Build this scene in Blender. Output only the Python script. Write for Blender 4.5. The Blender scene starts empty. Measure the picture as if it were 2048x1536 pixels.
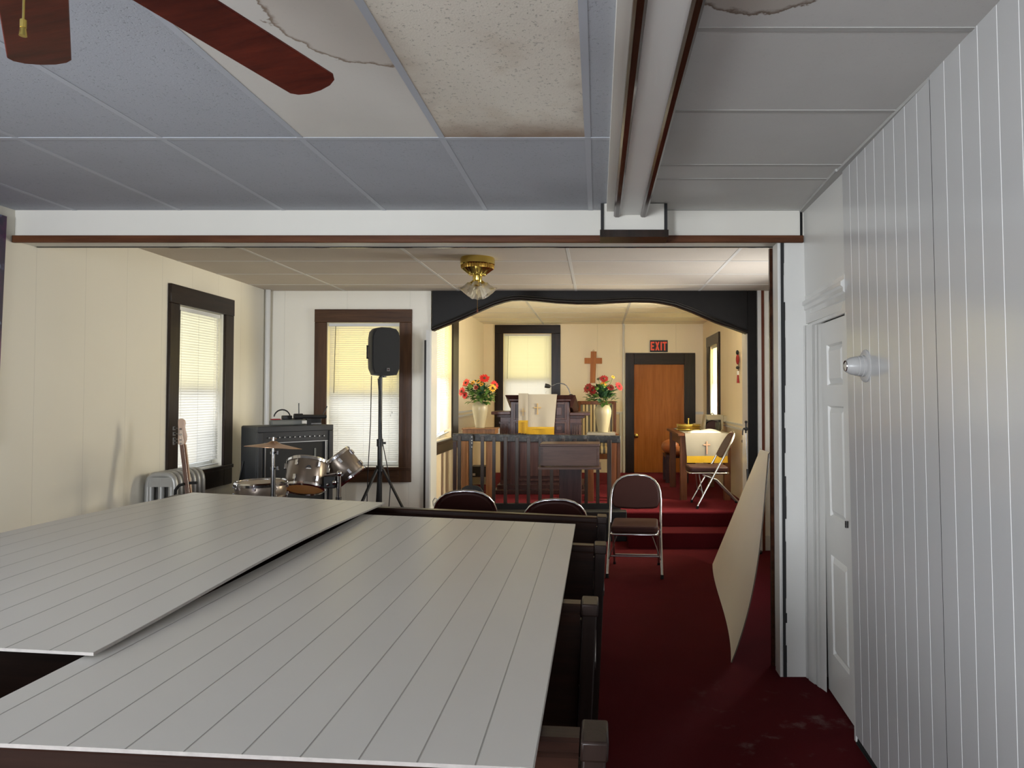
import bpy, math, random
from mathutils import Vector, Matrix, Euler
R = math.radians
rnd = random.Random(7)
COL = bpy.context.scene.collection

# ------------------------------------------------------------------ camera model (2048 x 1536)
F, CX, CY, CAMZ, PITCH = 1450.0, 1195.0, 752.0, 1.5, R(1.5)
_c, _s = math.cos(PITCH), math.sin(PITCH)
def ray(px, py):
    a, b = (px - CX) / F, (CY - py) / F
    return Vector((a, _c - b * _s, _s + b * _c))
def at_y(px, py, Y):
    d = ray(px, py); k = Y / d.y
    return Vector((d.x * k, Y, CAMZ + d.z * k))
def at_z(px, py, Z):
    d = ray(px, py); k = (Z - CAMZ) / d.z
    return Vector((d.x * k, d.y * k, Z))
def at_x(px, py, X):
    d = ray(px, py); k = X / d.x
    return Vector((X, d.y * k, CAMZ + d.z * k))

# ------------------------------------------------------------------ materials
def lin(c):
    out = []
    for v in c:
        v = v / 255.0
        out.append(v / 12.92 if v <= 0.04045 else ((v + 0.055) / 1.055) ** 2.4)
    return (out[0], out[1], out[2], 1.0)
class NT:
    def __init__(self, name):
        self.m = bpy.data.materials.new(name); self.m.use_nodes = True
        self.t = self.m.node_tree; self.b = self.t.nodes['Principled BSDF']
        self.out = self.t.nodes['Material Output']
    def n(self, typ, **kw):
        nd = self.t.nodes.new(typ)
        for k, v in kw.items():
            if k.startswith('i_'):
                key = k[2:]
                nd.inputs[int(key) if key.isdigit() else key.replace('_', ' ')].default_value = v
            else:
                setattr(nd, k, v)
        return nd
    def l(self, a, b): self.t.links.new(a, b)
    def math(self, op, a, b=None, c=None):
        nd = self.n('ShaderNodeMath', operation=op)
        for i, v in enumerate((a, b, c)):
            if v is None: continue
            if isinstance(v, (int, float)): nd.inputs[i].default_value = v
            else: self.l(v, nd.inputs[i])
        return nd.outputs[0]
    def mix(self, fac, a, b):
        nd = self.n('ShaderNodeMix', data_type='RGBA')
        for sock, v in ((nd.inputs[0], fac), (nd.inputs[6], a), (nd.inputs[7], b)):
            if isinstance(v, (int, float)): sock.default_value = v
            elif isinstance(v, tuple): sock.default_value = v
            else: self.l(v, sock)
        return nd.outputs[2]
    def coord(self, kind='Object', scale=(1, 1, 1)):
        tc = self.n('ShaderNodeTexCoord'); mp = self.n('ShaderNodeMapping')
        mp.inputs['Scale'].default_value = scale
        self.l(tc.outputs[kind], mp.inputs[0]); return mp.outputs[0]
    def noise(self, vec, scale, detail=3, rough=0.55):
        nd = self.n('ShaderNodeTexNoise'); nd.inputs['Scale'].default_value = scale
        nd.inputs['Detail'].default_value = detail; nd.inputs['Roughness'].default_value = rough
        self.l(vec, nd.inputs['Vector']); return nd.outputs['Fac']
    def bump(self, h, strength=0.3, dist=0.01):
        nd = self.n('ShaderNodeBump'); nd.inputs['Strength'].default_value = strength
        nd.inputs['Distance'].default_value = dist
        self.l(h, nd.inputs['Height']); self.l(nd.outputs[0], self.b.inputs['Normal'])
    def sep(self, vec):
        nd = self.n('ShaderNodeSeparateXYZ'); self.l(vec, nd.inputs[0]); return nd.outputs
    def smooth(self, v, a, b):
        nd = self.n('ShaderNodeMapRange', interpolation_type='SMOOTHSTEP')
        self.l(v, nd.inputs[0]); nd.inputs[1].default_value = a; nd.inputs[2].default_value = b
        return nd.outputs[0]
def plain(name, c, rough=0.5, metal=0.0, var=0.0, scale=8.0, bump=0.0, bscale=200.0, spec=0.5, sheen=0.0):
    t = NT(name); b = t.b
    b.inputs['Roughness'].default_value = rough; b.inputs['Metallic'].default_value = metal
    b.inputs['Specular IOR Level'].default_value = spec
    v = t.coord()
    base = lin(c)
    if var:
        f = t.noise(v, scale, 4)
        dark = tuple(x * (1 - var) for x in base[:3]) + (1,)
        lite = tuple(min(1, x * (1 + var)) for x in base[:3]) + (1,)
        t.l(t.mix(f, dark, lite), b.inputs['Base Color'])
    else:
        b.inputs['Base Color'].default_value = base
    if bump: t.bump(t.noise(v, bscale, 2), bump, 0.004)
    if sheen: b.inputs['Sheen Weight'].default_value = sheen
    return t.m
def wood(name, c1, c2, axis=0, rough=0.35, scale=6.0, worn=None):
    t = NT(name); b = t.b; b.inputs['Roughness'].default_value = rough; b.inputs['Specular IOR Level'].default_value = 0.22
    sc = [14.0, 14.0, 14.0]; sc[axis] = 1.0
    v = t.coord('Object', tuple(sc))
    f = t.noise(v, scale * 0.35, 6, 0.65)
    nd = t.n('ShaderNodeValToRGB'); nd.color_ramp.elements[0].position = 0.3; nd.color_ramp.elements[1].position = 0.72
    nd.color_ramp.elements[0].color = lin(c1); nd.color_ramp.elements[1].color = lin(c2)
    t.l(f, nd.inputs[0]); col = nd.outputs[0]
    if worn:
        w = t.noise(t.coord('Object', (1, 1, 1)), 26, 5, 0.7)
        col = t.mix(t.smooth(w, 0.63, 0.72), col, lin(worn))
    t.l(col, b.inputs['Base Color']); t.bump(f, 0.12, 0.004)
    return t.m

M = {}
def wallpaint(name, c, rough, groove=None, axis=1, depth=0.35):
    t = NT(name); b = t.b; b.inputs['Roughness'].default_value = rough
    v = t.coord(); f = t.noise(v, 1.2, 4)
    base = lin(c)
    col = t.mix(f, tuple(x * 0.93 for x in base[:3]) + (1,), tuple(min(1, x * 1.05) for x in base[:3]) + (1,))
    if groove:
        s = t.sep(v)[axis]
        fr = t.math('FRACT', t.math('DIVIDE', s, groove))
        d = t.math('ABSOLUTE', t.math('SUBTRACT', fr, 0.5))
        wid = 0.5 - 0.0022 / groove
        g = t.smooth(d, wid - 0.002, wid)
        col = t.mix(t.math('MULTIPLY', g, depth), col, tuple(x * 0.45 for x in base[:3]) + (1,))
        nd = t.n('ShaderNodeBump'); nd.inputs['Strength'].default_value = 0.5; nd.inputs['Distance'].default_value = 0.002
        nd.invert = True; t.l(g, nd.inputs['Height']); t.l(nd.outputs[0], b.inputs['Normal'])
    t.l(col, b.inputs['Base Color'])
    return t.m
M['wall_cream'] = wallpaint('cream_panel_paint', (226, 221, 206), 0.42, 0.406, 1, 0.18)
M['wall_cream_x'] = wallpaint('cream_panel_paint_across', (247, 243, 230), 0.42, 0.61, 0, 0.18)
M['wall_warm'] = wallpaint('warm_cream_paint', (246, 231, 200), 0.45, 0.305, 1, 0.30)
M['wall_warm_x'] = wallpaint('warm_cream_paint_across', (246, 231, 200), 0.45, 1.22, 0, 0.25)
M['wall_white'] = wallpaint('white_gloss_paint', (214, 213, 208), 0.30)
M['header_white'] = wallpaint('white_header_paint', (222, 219, 209), 0.4)
M['trim_white'] = plain('white_trim_paint', (218, 217, 212), 0.28, var=0.04, scale=5)
M['crown_white'] = plain('glossy_crown_paint', (214, 213, 208), 0.14, spec=0.8)
M['groove_highlight'] = plain('highlit_white_groove', (222, 222, 220), 0.35)  # groove faces paler than the planks, a gloss highlight painted in
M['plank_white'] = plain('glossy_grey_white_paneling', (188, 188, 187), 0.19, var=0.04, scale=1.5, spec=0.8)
M['sash_white'] = plain('white_sash_paint', (225, 226, 224), 0.4)

def tile_mat(name, c, pit=0.5, stain=None, rough=0.85):
    t = NT(name); b = t.b; b.inputs['Roughness'].default_value = rough
    b.inputs['Specular IOR Level'].default_value = 0.25
    v = t.coord(); base = lin(c)
    f = t.noise(v, 2.0, 4)
    col = t.mix(f, tuple(x * 0.9 for x in base[:3]) + (1,), tuple(min(1, x * 1.08) for x in base[:3]) + (1,))
    n1 = t.noise(v, 95, 3, 0.6)
    pits = t.smooth(n1, 0.40, 0.31)
    if stain: col = stain(t, v, col)
    col = t.mix(t.math('MULTIPLY', pits, 0.45 * pit), col, tuple(x * 0.35 for x in base[:3]) + (1,))
    t.l(col, b.inputs['Base Color'])
    h = t.math('SUBTRACT', t.math('MULTIPLY', t.noise(v, 160, 2), 0.35), pits)
    t.bump(h, 0.55 * pit, 0.004)
    return t.m
def stain_cream(t, v, col):
    s = t.sep(v); wob = t.math('MULTIPLY', t.math('SUBTRACT', t.noise(v, 7, 4), 0.5), 0.22)
    e1 = t.smooth(t.math('ADD', s[1], wob), 2.52, 2.86)
    e2 = t.smooth(t.math('ADD', s[0], wob), -0.13, 0.02)
    e3 = t.smooth(t.math('ADD', s[0], wob), -0.50, -0.68)
    e = t.math('MAXIMUM', e1, t.math('MULTIPLY', t.math('MAXIMUM', e2, e3), 0.55))
    blot = t.smooth(t.noise(v, 4.5, 4), 0.52, 0.72)
    col = t.mix(t.math('MULTIPLY', blot, 0.22), col, lin((188, 162, 128)))
    return t.mix(t.math('MULTIPLY', e, 0.8), col, lin((122, 82, 44)))
def ring(t, v, col, cx, cy, rx, ry, body, edge):
    s = t.sep(v)
    dx = t.math('DIVIDE', t.math('SUBTRACT', s[0], cx), rx); dy = t.math('DIVIDE', t.math('SUBTRACT', s[1], cy), ry)
    d = t.math('SQRT', t.math('ADD', t.math('MULTIPLY', dx, dx), t.math('MULTIPLY', dy, dy)))
    d = t.math('ADD', d, t.math('MULTIPLY', t.math('SUBTRACT', t.noise(v, 9, 5, 0.6), 0.5), 0.5))
    inside = t.smooth(d, 1.0, 0.97)
    rim = t.math('MULTIPLY', t.smooth(d, 0.90, 0.99), inside)
    col = t.mix(t.math('MULTIPLY', inside, 0.4), col, lin(body))
    return t.mix(t.math('MULTIPLY', rim, 0.85), col, lin(edge))
M['tile_blue'] = tile_mat('blue_grey_ceiling_tile', (176, 180, 187), 0.7)
M['tile_stained'] = tile_mat('water_stained_cream_tile', (232, 226, 212), 1.0, stain_cream)
M['tile_light'] = tile_mat('pale_smooth_tile', (216, 213, 206), 0.12, lambda t, v, c: ring(t, v, c, -0.62, 1.86, 0.26, 0.33, (186, 174, 160), (112, 84, 54)))
M['tile_grey'] = tile_mat('plain_grey_tile', (204, 203, 199), 0.16, lambda t, v, c: ring(t, v, c, 0.40, 1.62, 0.22, 0.26, (152, 132, 106), (86, 58, 32)))
M['tile_white'] = tile_mat('white_fissured_tile', (196, 186, 173), 0.45)
M['tile_warm'] = tile_mat('cream_fissured_tile', (250, 240, 218), 0.3)
M['bar_blue'] = plain('painted_grid_bar', (182, 187, 195), 0.5)
M['bar_grey'] = plain('grey_grid_bar', (176, 175, 171), 0.6)
M['bar_white'] = plain('white_grid_bar', (205, 202, 196), 0.5)
M['black_gap'] = plain('black_gap', (8, 8, 9), 0.9)

def carpet(name, c):
    t = NT(name); b = t.b; b.inputs['Roughness'].default_value = 1.0
    b.inputs['Specular IOR Level'].default_value = 0.1
    v = t.coord(); base = lin(c)
    f = t.noise(v, 3, 5); col = t.mix(f, tuple(x * 0.75 for x in base[:3]) + (1,), tuple(x * 1.2 for x in base[:3]) + (1,))
    lint = t.smooth(t.noise(v, 60, 2), 0.80, 0.84)
    col = t.mix(t.math('MULTIPLY', lint, 0.5), col, lin((150, 130, 125)))
    s = t.sep(v)
    near = t.math('MULTIPLY', t.smooth(s[1], 4.1, 3.2), t.smooth(s[0], 0.35, 0.7))
    dust = t.math('MULTIPLY', t.smooth(t.noise(v, 5.5, 5, 0.65), 0.56, 0.74), near)
    col = t.mix(t.math('MULTIPLY', dust, 0.45), col, lin((128, 116, 112)))
    t.l(col, b.inputs['Base Color']); t.bump(t.noise(v, 420, 2), 0.5, 0.004)
    return t.m
M['carpet'] = carpet('shaded_red_carpet', (76, 16, 21))  # one carpet in two tones, this one darkened to stand for shade
M['carpet_lit'] = carpet('lit_red_carpet', (104, 32, 41))  # same carpet again, its colour brightened for the lit platform

M['dark_wood'] = wood('dark_brown_casing', (28, 21, 17), (50, 38, 31), 2, 0.32, worn=None)
for _ax, _sf in ((0, '_x'), (1, '_y')):
    M['dark_wood' + _sf] = wood('dark_brown_casing' + _sf, (28, 21, 17), (50, 38, 31), _ax, 0.32)
    M['brown_casing' + _sf] = wood('brown_casing_wood' + _sf, (66, 46, 33), (98, 70, 50), _ax, 0.35)
M['brown_casing'] = wood('brown_casing_wood', (66, 46, 33), (98, 70, 50), 2, 0.35)
M['trim_brown'] = wood('brown_trim_wood', (66, 38, 24), (108, 68, 44), 0, 0.3)
M['trim_brown_y'] = wood('brown_rail_wood', (34, 18, 12), (72, 42, 28), 1, 0.16)
M['trim_red'] = wood('reddish_trim_wood', (84, 40, 26), (116, 62, 42), 2, 0.35)
M['arch_black'] = plain('glossy_black_brown_paint', (22, 19, 17), 0.42, var=0.25, scale=14, spec=0.2)
M['arch_gloss'] = plain('glossy_black_moulding', (26, 24, 23), 0.12, spec=0.8)
M['black_flat'] = plain('flat_black_paint', (22, 22, 22), 0.6, var=0.2)
M['pew_wood'] = wood('dark_pew_wood', (28, 16, 11), (54, 33, 24), 0, 0.3)
M['pew_end'] = wood('dark_pew_end_wood', (28, 20, 17), (48, 36, 31), 2, 0.32)
M['pew_panel'] = wood('near_black_pew_panel', (26, 15, 10), (48, 29, 20), 0, 0.4)
M['pulpit_wood'] = wood('plum_brown_pulpit_wood', (62, 40, 38), (96, 68, 64), 2, 0.28)
M['pulpit_dark'] = wood('dark_pulpit_panel', (46, 28, 27), (74, 48, 46), 2, 0.32)
M['lectern_wood'] = wood('grey_brown_lectern_wood', (76, 55, 48), (100, 76, 66), 0, 0.35)
M['baluster'] = wood('dark_baluster_wood', (48, 40, 36), (82, 70, 64), 2, 0.3)
M['stand_wood'] = wood('light_brown_stand_wood', (112, 76, 50), (150, 108, 74), 2, 0.4)
M['oak'] = wood('orange_oak_door', (150, 86, 26), (178, 108, 42), 2, 0.38)
M['cross_wood'] = wood('orange_brown_cross_wood', (166, 98, 40), (200, 130, 64), 2, 0.4)
M['table_wood'] = wood('brown_table_wood', (84, 50, 32), (120, 76, 50), 2, 0.35)
M['chair_wood'] = wood('carved_chair_wood', (96, 54, 26), (134, 82, 44), 2, 0.3)
M['fan_wood'] = wood('mahogany_fan_blade', (74, 22, 13), (116, 44, 28), 0, 0.38)
M['drum_bounce'] = plain('pale_bounce_lining', (226, 204, 172), 0.6)
def rail_marble():
    t = NT('marbled_green_black_rail'); b = t.b; b.inputs['Roughness'].default_value = 0.38; b.inputs['Specular IOR Level'].default_value = 0.3
    v = t.coord(); f = t.smooth(t.noise(v, 16, 6, 0.7), 0.45, 0.72)
    t.l(t.mix(f, lin((44, 41, 38)), lin((104, 102, 96))), b.inputs['Base Color']); return t.m
M['rail'] = rail_marble()
M['chrome'] = plain('chrome', (205, 205, 208), 0.16, 1.0)
M['steel'] = plain('brushed_steel', (168, 168, 168), 0.35, 1.0)
M['chrome_dark'] = plain('shaded_chrome_hardware', (120, 120, 122), 0.25, 1.0)
M['brass'] = plain('polished_brass', (214, 190, 104), 0.16, 1.0)
M['brass_dull'] = plain('dull_brass', (176, 140, 66), 0.35, 1.0)
M['bronze'] = plain('cymbal_bronze', (176, 136, 104), 0.35, 0.9)
M['vinyl'] = plain('maroon_brown_vinyl', (62, 35, 31), 0.5, var=0.08, bump=0.1, spec=0.22)
M['leather'] = plain('tan_leather', (170, 100, 56), 0.3, var=0.1)
M['black'] = plain('black_plastic', (30, 30, 31), 0.42)
M['black_cab'] = plain('black_cabinet_vinyl', (44, 45, 47), 0.5, bump=0.2, bscale=300)
M['grille'] = plain('black_grille_cloth', (20, 21, 22), 0.7, bump=0.3, bscale=500)
M['rubber'] = plain('black_rubber', (16, 16, 16), 0.8)
M['silver_grey'] = plain('silver_radiator_paint', (158, 157, 152), 0.36, 0.25, var=0.1, scale=20)
M['drum_wrap'] = plain('bronze_brown_drum_wrap', (118, 106, 94), 0.28, 0.45, var=0.05)
def headmat(name, c):
    t = NT(name)
    d = t.n('ShaderNodeBsdfDiffuse'); d.inputs[0].default_value = lin(c)
    tr = t.n('ShaderNodeBsdfTranslucent'); tr.inputs[0].default_value = lin(c)
    mx = t.n('ShaderNodeMixShader'); mx.inputs[0].default_value = 0.6
    t.l(d.outputs[0], mx.inputs[1]); t.l(tr.outputs[0], mx.inputs[2]); t.l(mx.outputs[0], t.out.inputs[0]); return t.m
M['drum_head'] = headmat('amber_drum_head', (244, 200, 150))
M['drum_white'] = headmat('white_drum_head', (236, 232, 222))
M['maple'] = plain('bare_maple', (196, 168, 146), 0.4, var=0.06)
M['vase'] = plain('ivory_ceramic', (170, 158, 128), 0.34, var=0.02)
M['cloth_white'] = plain('off_white_cloth', (150, 144, 132), 0.85, bump=0.15, bscale=600)
M['cloth_grey'] = plain('ivory_parament_cloth', (186, 178, 165), 0.85, bump=0.15, bscale=600)
M['gold_fringe'] = plain('gold_fringe', (214, 170, 26), 0.55, var=0.2, scale=120)
M['gold_thread'] = plain('gold_embroidery', (212, 178, 116), 0.6)
M['peach_thread'] = plain('peach_embroidery', (206, 160, 130), 0.5)
M['petal_red'] = plain('red_petal', (206, 36, 30), 0.55, var=0.2, scale=30)
M['petal_dark'] = plain('dark_red_petal', (150, 26, 28), 0.55, var=0.2, scale=30)
M['petal_yellow'] = plain('orange_yellow_petal', (240, 174, 48), 0.55, var=0.15, scale=40)
M['flower_heart'] = plain('dark_flower_heart', (86, 44, 20), 0.7)
M['leaf'] = plain('green_leaf', (100, 132, 60), 0.5, var=0.3, scale=20)
M['leaf_dark'] = plain('dark_green_leaf', (48, 82, 54), 0.45, var=0.3, scale=20)
M['beige'] = plain('beige_case', (176, 166, 140), 0.5, var=0.05)
M['maroon'] = plain('dark_maroon_lining', (58, 30, 28), 0.7)
M['white'] = plain('white_paper', (236, 234, 230), 0.6)
M['sign_black'] = plain('black_sign_face', (26, 20, 20), 0.45)
M['sign_red'] = plain('orange_red_letters', (255, 92, 66), 0.5)
M['grey_plastic'] = plain('grey_plastic', (104, 106, 102), 0.5)
M['fixture_white'] = plain('white_fixture_enamel', (180, 179, 177), 0.3)
M['concrete_back'] = plain('raw_sheet_edge', (86, 76, 66), 0.8)
M['red_cloth'] = plain('red_cloth', (150, 30, 34), 0.8)
def glassy(name, c, rough=0.12, mixf=0.25):
    t = NT(name)
    g = t.n('ShaderNodeBsdfGlass'); g.inputs['Color'].default_value = lin(c); g.inputs['Roughness'].default_value = rough; g.inputs['IOR'].default_value = 1.35
    d = t.n('ShaderNodeBsdfTranslucent'); d.inputs['Color'].default_value = lin(c)
    mx = t.n('ShaderNodeMixShader'); mx.inputs[0].default_value = mixf
    t.l(g.outputs[0], mx.inputs[1]); t.l(d.outputs[0], mx.inputs[2]); t.l(mx.outputs[0], t.out.inputs[0]); return t.m
M['shade_glass'] = glassy('frosted_shade_glass', (240, 238, 232))
M['clear_glass'] = glassy('clear_tumbler_glass', (235, 238, 236), 0.02, 0.1)
def pane(name, c):
    t = NT(name)
    tr = t.n('ShaderNodeBsdfTransparent'); tr.inputs[0].default_value = lin(c)
    gl = t.n('ShaderNodeBsdfGlossy'); gl.inputs['Roughness'].default_value = 0.02
    mx = t.n('ShaderNodeMixShader'); mx.inputs[0].default_value = 0.05
    t.l(tr.outputs[0], mx.inputs[1]); t.l(gl.outputs[0], mx.inputs[2]); t.l(mx.outputs[0], t.out.inputs[0]); return t.m
M['pane_clear'] = pane('added_window_clear_glass', (250, 251, 253))
M['pane_yellow'] = pane('yellow_tinted_window_glass', (253, 244, 198))
M['pane_warm'] = pane('warm_tinted_window_glass', (254, 250, 218))
M['pane_cream'] = pane('cream_tinted_window_glass', (254, 251, 232))
def blindmat():
    t = NT('white_translucent_slats')
    d = t.n('ShaderNodeBsdfDiffuse'); d.inputs[0].default_value = lin((232, 231, 226))
    tr = t.n('ShaderNodeBsdfTranslucent'); tr.inputs[0].default_value = lin((238, 236, 228))
    mx = t.n('ShaderNodeMixShader'); mx.inputs[0].default_value = 0.38
    t.l(d.outputs[0], mx.inputs[1]); t.l(tr.outputs[0], mx.inputs[2]); t.l(mx.outputs[0], t.out.inputs[0]); return t.m
M['slat'] = blindmat()
def sheetmat():
    t = NT('pale_grooved_sheet'); b = t.b; b.inputs['Roughness'].default_value = 0.32; b.inputs['Specular IOR Level'].default_value = 0.5
    tc = t.n('ShaderNodeTexCoord'); s = t.sep(tc.outputs['UV'])
    base = lin((204, 201, 194))
    fr = t.math('FRACT', t.math('ADD', t.math('DIVIDE', s[0], 0.0985), 0.5))
    d = t.math('ABSOLUTE', t.math('SUBTRACT', fr, 0.5))
    g = t.smooth(d, 0.021, 0.009)
    v = t.coord(); f = t.noise(v, 2.2, 4)
    col = t.mix(f, tuple(x * 0.95 for x in base[:3]) + (1,), tuple(x * 1.04 for x in base[:3]) + (1,))
    spot = t.smooth(t.noise(v, 30, 2), 0.79, 0.82)
    col = t.mix(t.math('MULTIPLY', spot, 0.4), col, lin((110, 106, 98)))
    col = t.mix(t.math('MULTIPLY', g, 0.62), col, lin((104, 102, 96)))
    t.l(col, b.inputs['Base Color'])
    nd = t.n('ShaderNodeBump'); nd.invert = True; nd.inputs['Strength'].default_value = 0.6; nd.inputs['Distance'].default_value = 0.003
    t.l(g, nd.inputs['Height']); t.l(nd.outputs[0], b.inputs['Normal'])
    return t.m
M['sheet'] = sheetmat()
M['sheet_plain'] = plain('smooth_cream_sheet', (248, 242, 228), 0.4, var=0.03, scale=3)
M['sheet_edge'] = plain('chipped_white_sheet_edge', (168, 162, 156), 0.8, var=0.25, scale=60)
def stripes():
    t = NT('striped_upholstery'); b = t.b; b.inputs['Roughness'].default_value = 0.8
    s = t.sep(t.coord())
    fr = t.math('FRACT', t.math('ADD', t.math('DIVIDE', s[0], 0.105), 0.2))
    nd = t.n('ShaderNodeValToRGB'); nd.color_ramp.interpolation = 'CONSTANT'
    e = nd.color_ramp.elements; e[0].position = 0; e[0].color = lin((104, 100, 92)); e[1].position = 0.3; e[1].color = lin((214, 190, 140))
    for p, c in ((0.55, (92, 78, 58)), (0.75, (222, 208, 170))):
        x = e.new(p); x.color = lin(c)
    t.l(fr, nd.inputs[0]); t.l(nd.outputs[0], b.inputs['Base Color']); return t.m
M['stripes'] = stripes()
def bannermat():
    t = NT('purple_banner_print'); b = t.b; b.inputs['Roughness'].default_value = 0.5
    v = t.coord(); f = t.noise(v, 5, 4); f2 = t.noise(v, 9, 2)
    col = t.mix(t.smooth(f, 0.4, 0.65), lin((40, 30, 62)), lin((110, 44, 96)))
    col = t.mix(t.smooth(f2, 0.62, 0.72), col, lin((120, 140, 180)))
    t.l(col, b.inputs['Base Color']); return t.m
M['banner'] = bannermat()

# ------------------------------------------------------------------ mesh builder
WM = {}
class MB:
    def __init__(self): self.v, self.f, self.mi, self.uv = [], [], [], {}
    def add(self, vs, fs, m=0):
        o = len(self.v); self.v.extend(Vector(p) for p in vs)
        for q in fs: self.f.append(tuple(i + o for i in q)); self.mi.append(m)
        return o
    def hexa(self, p, m=0):   # bottom 4 ccw, top 4 ccw
        self.add(p, [(3, 2, 1, 0), (4, 5, 6, 7), (0, 1, 5, 4), (1, 2, 6, 5), (2, 3, 7, 6), (3, 0, 4, 7)], m); return self
    def box(self, x0, x1, y0, y1, z0, z1, m=0):
        x0, x1 = sorted((x0, x1)); y0, y1 = sorted((y0, y1)); z0, z1 = sorted((z0, z1))
        return self.hexa([(x0, y0, z0), (x1, y0, z0), (x1, y1, z0), (x0, y1, z0), (x0, y0, z1), (x1, y0, z1), (x1, y1, z1), (x0, y1, z1)], m)
    def obox(self, c, size, rot=None, m=0):
        rot = rot or Matrix.Identity(3); c = Vector(c); h = Vector(size) / 2
        pts = []
        for z in (-1, 1):
            for x, y in ((-1, -1), (1, -1), (1, 1), (-1, 1)):
                pts.append(c + rot @ Vector((x * h.x, y * h.y, z * h.z)))
        return self.hexa(pts, m)
    def tbox(self, T, s0, s1, d0, d1, z0, z1, m=0):
        return self.hexa([T(s0, d0, z0), T(s1, d0, z0), T(s1, d1, z0), T(s0, d1, z0), T(s0, d0, z1), T(s1, d0, z1), T(s1, d1, z1), T(s0, d1, z1)], m)
    def bar(self, p0, p1, w, h, up=(0, 0, 1), m=0):
        p0, p1 = Vector(p0), Vector(p1); d = (p1 - p0).normalized()
        s = d.cross(Vector(up))
        if s.length < 1e-5: s = d.cross(Vector((0, 1, 0)))
        s.normalize(); u = s.cross(d)
        a, b = s * w / 2, u * h / 2
        return self.hexa([p0 - a - b, p0 + a - b, p1 + a - b, p1 - a - b, p0 - a + b, p0 + a + b, p1 + a + b, p1 - a + b], m)
    def tube(self, path, r, n=8, m=0, closed=False):
        P = [Vector(p) for p in path]; k = len(P)
        rs = r if isinstance(r, (list, tuple)) else [r] * k
        tang = []
        for i in range(k):
            a = P[(i - 1) % k] if (closed or i > 0) else P[i]; b = P[(i + 1) % k] if (closed or i < k - 1) else P[i]
            tang.append((b - a).normalized())
        up = Vector((0, 0, 1)) if abs(tang[0].z) < 0.9 else Vector((0, 1, 0))
        nrm = (up - tang[0] * up.dot(tang[0])).normalized(); vs = []
        for i in range(k):
            nrm = nrm - tang[i] * nrm.dot(tang[i])
            if nrm.length < 1e-6: nrm = tang[i].orthogonal()
            nrm.normalize(); bn = tang[i].cross(nrm)
            for j in range(n):
                a = 2 * math.pi * j / n
                vs.append(P[i] + (nrm * math.cos(a) + bn * math.sin(a)) * rs[i])
        fs = []
        for i in range(k if closed else k - 1):
            i2 = (i + 1) % k
            for j in range(n):
                j2 = (j + 1) % n
                fs.append((i * n + j, i * n + j2, i2 * n + j2, i2 * n + j))
        if not closed:
            fs.append(tuple(reversed(range(n)))); fs.append(tuple(range((k - 1) * n, k * n)))
        self.add(vs, fs, m); return self
    def cyl(self, p0, p1, r, n=16, m=0, r1=None):
        return self.tube([p0, p1], [r, r if r1 is None else r1], n, m)
    def lathe(self, prof, c=(0, 0, 0), n=28, rot=None, m=0, wob=None):
        c = Vector(c); rot = rot or Matrix.Identity(3); vs = []; k = len(prof)
        for r, z in prof:
            for j in range(n):
                a = 2 * math.pi * j / n; rr = r * (wob(a, z) if wob else 1)
                vs.append(c + rot @ Vector((rr * math.cos(a), rr * math.sin(a), z)))
        fs = []
        for i in range(k - 1):
            for j in range(n):
                j2 = (j + 1) % n; fs.append((i * n + j, i * n + j2, (i + 1) * n + j2, (i + 1) * n + j))
        if prof[0][0] > 1e-5: fs.append(tuple(reversed(range(n))))
        if prof[-1][0] > 1e-5: fs.append(tuple(range((k - 1) * n, k * n)))
        self.add(vs, fs, m); return self
    def shell(self, prof, c, n=28, rot=None, m=0, wob=None):   # open lathe, no caps
        k = len(self.f); self.lathe(prof, c, n, rot, m, wob)
        self.f = [q for q in self.f[:k]] + [q for q in self.f[k:] if len(q) == 4]; self.mi = self.mi[:len(self.f)]
        return self
    def prism(self, pts, ext, m=0):
        k = len(pts); P = [Vector(p) for p in pts]; e = Vector(ext)
        fs = [tuple(reversed(range(k))), tuple(range(k, 2 * k))]
        for i in range(k): fs.append((i, (i + 1) % k, k + (i + 1) % k, k + i))
        self.add(P + [p + e for p in P], fs, m); return self
    def sphere(self, c, r, nu=14, nv=9, m=0, rot=None):
        r = r if isinstance(r, (tuple, list)) else (r, r, r); c = Vector(c); rot = rot or Matrix.Identity(3)
        vs = [c + rot @ Vector((0, 0, -r[2]))]
        for i in range(1, nv):
            t = -math.pi / 2 + math.pi * i / nv
            for j in range(nu):
                a = 2 * math.pi * j / nu
                vs.append(c + rot @ Vector((r[0] * math.cos(t) * math.cos(a), r[1] * math.cos(t) * math.sin(a), r[2] * math.sin(t))))
        vs.append(c + rot @ Vector((0, 0, r[2]))); top = len(vs) - 1; fs = []
        for j in range(nu): fs.append((0, 1 + (j + 1) % nu, 1 + j))
        for i in range(nv - 2):
            for j in range(nu):
                a, b = 1 + i * nu + j, 1 + i * nu + (j + 1) % nu; fs.append((a, b, b + nu, a + nu))
        o = 1 + (nv - 2) * nu
        for j in range(nu): fs.append((o + j, o + (j + 1) % nu, top))
        self.add(vs, fs, m); return self
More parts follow.
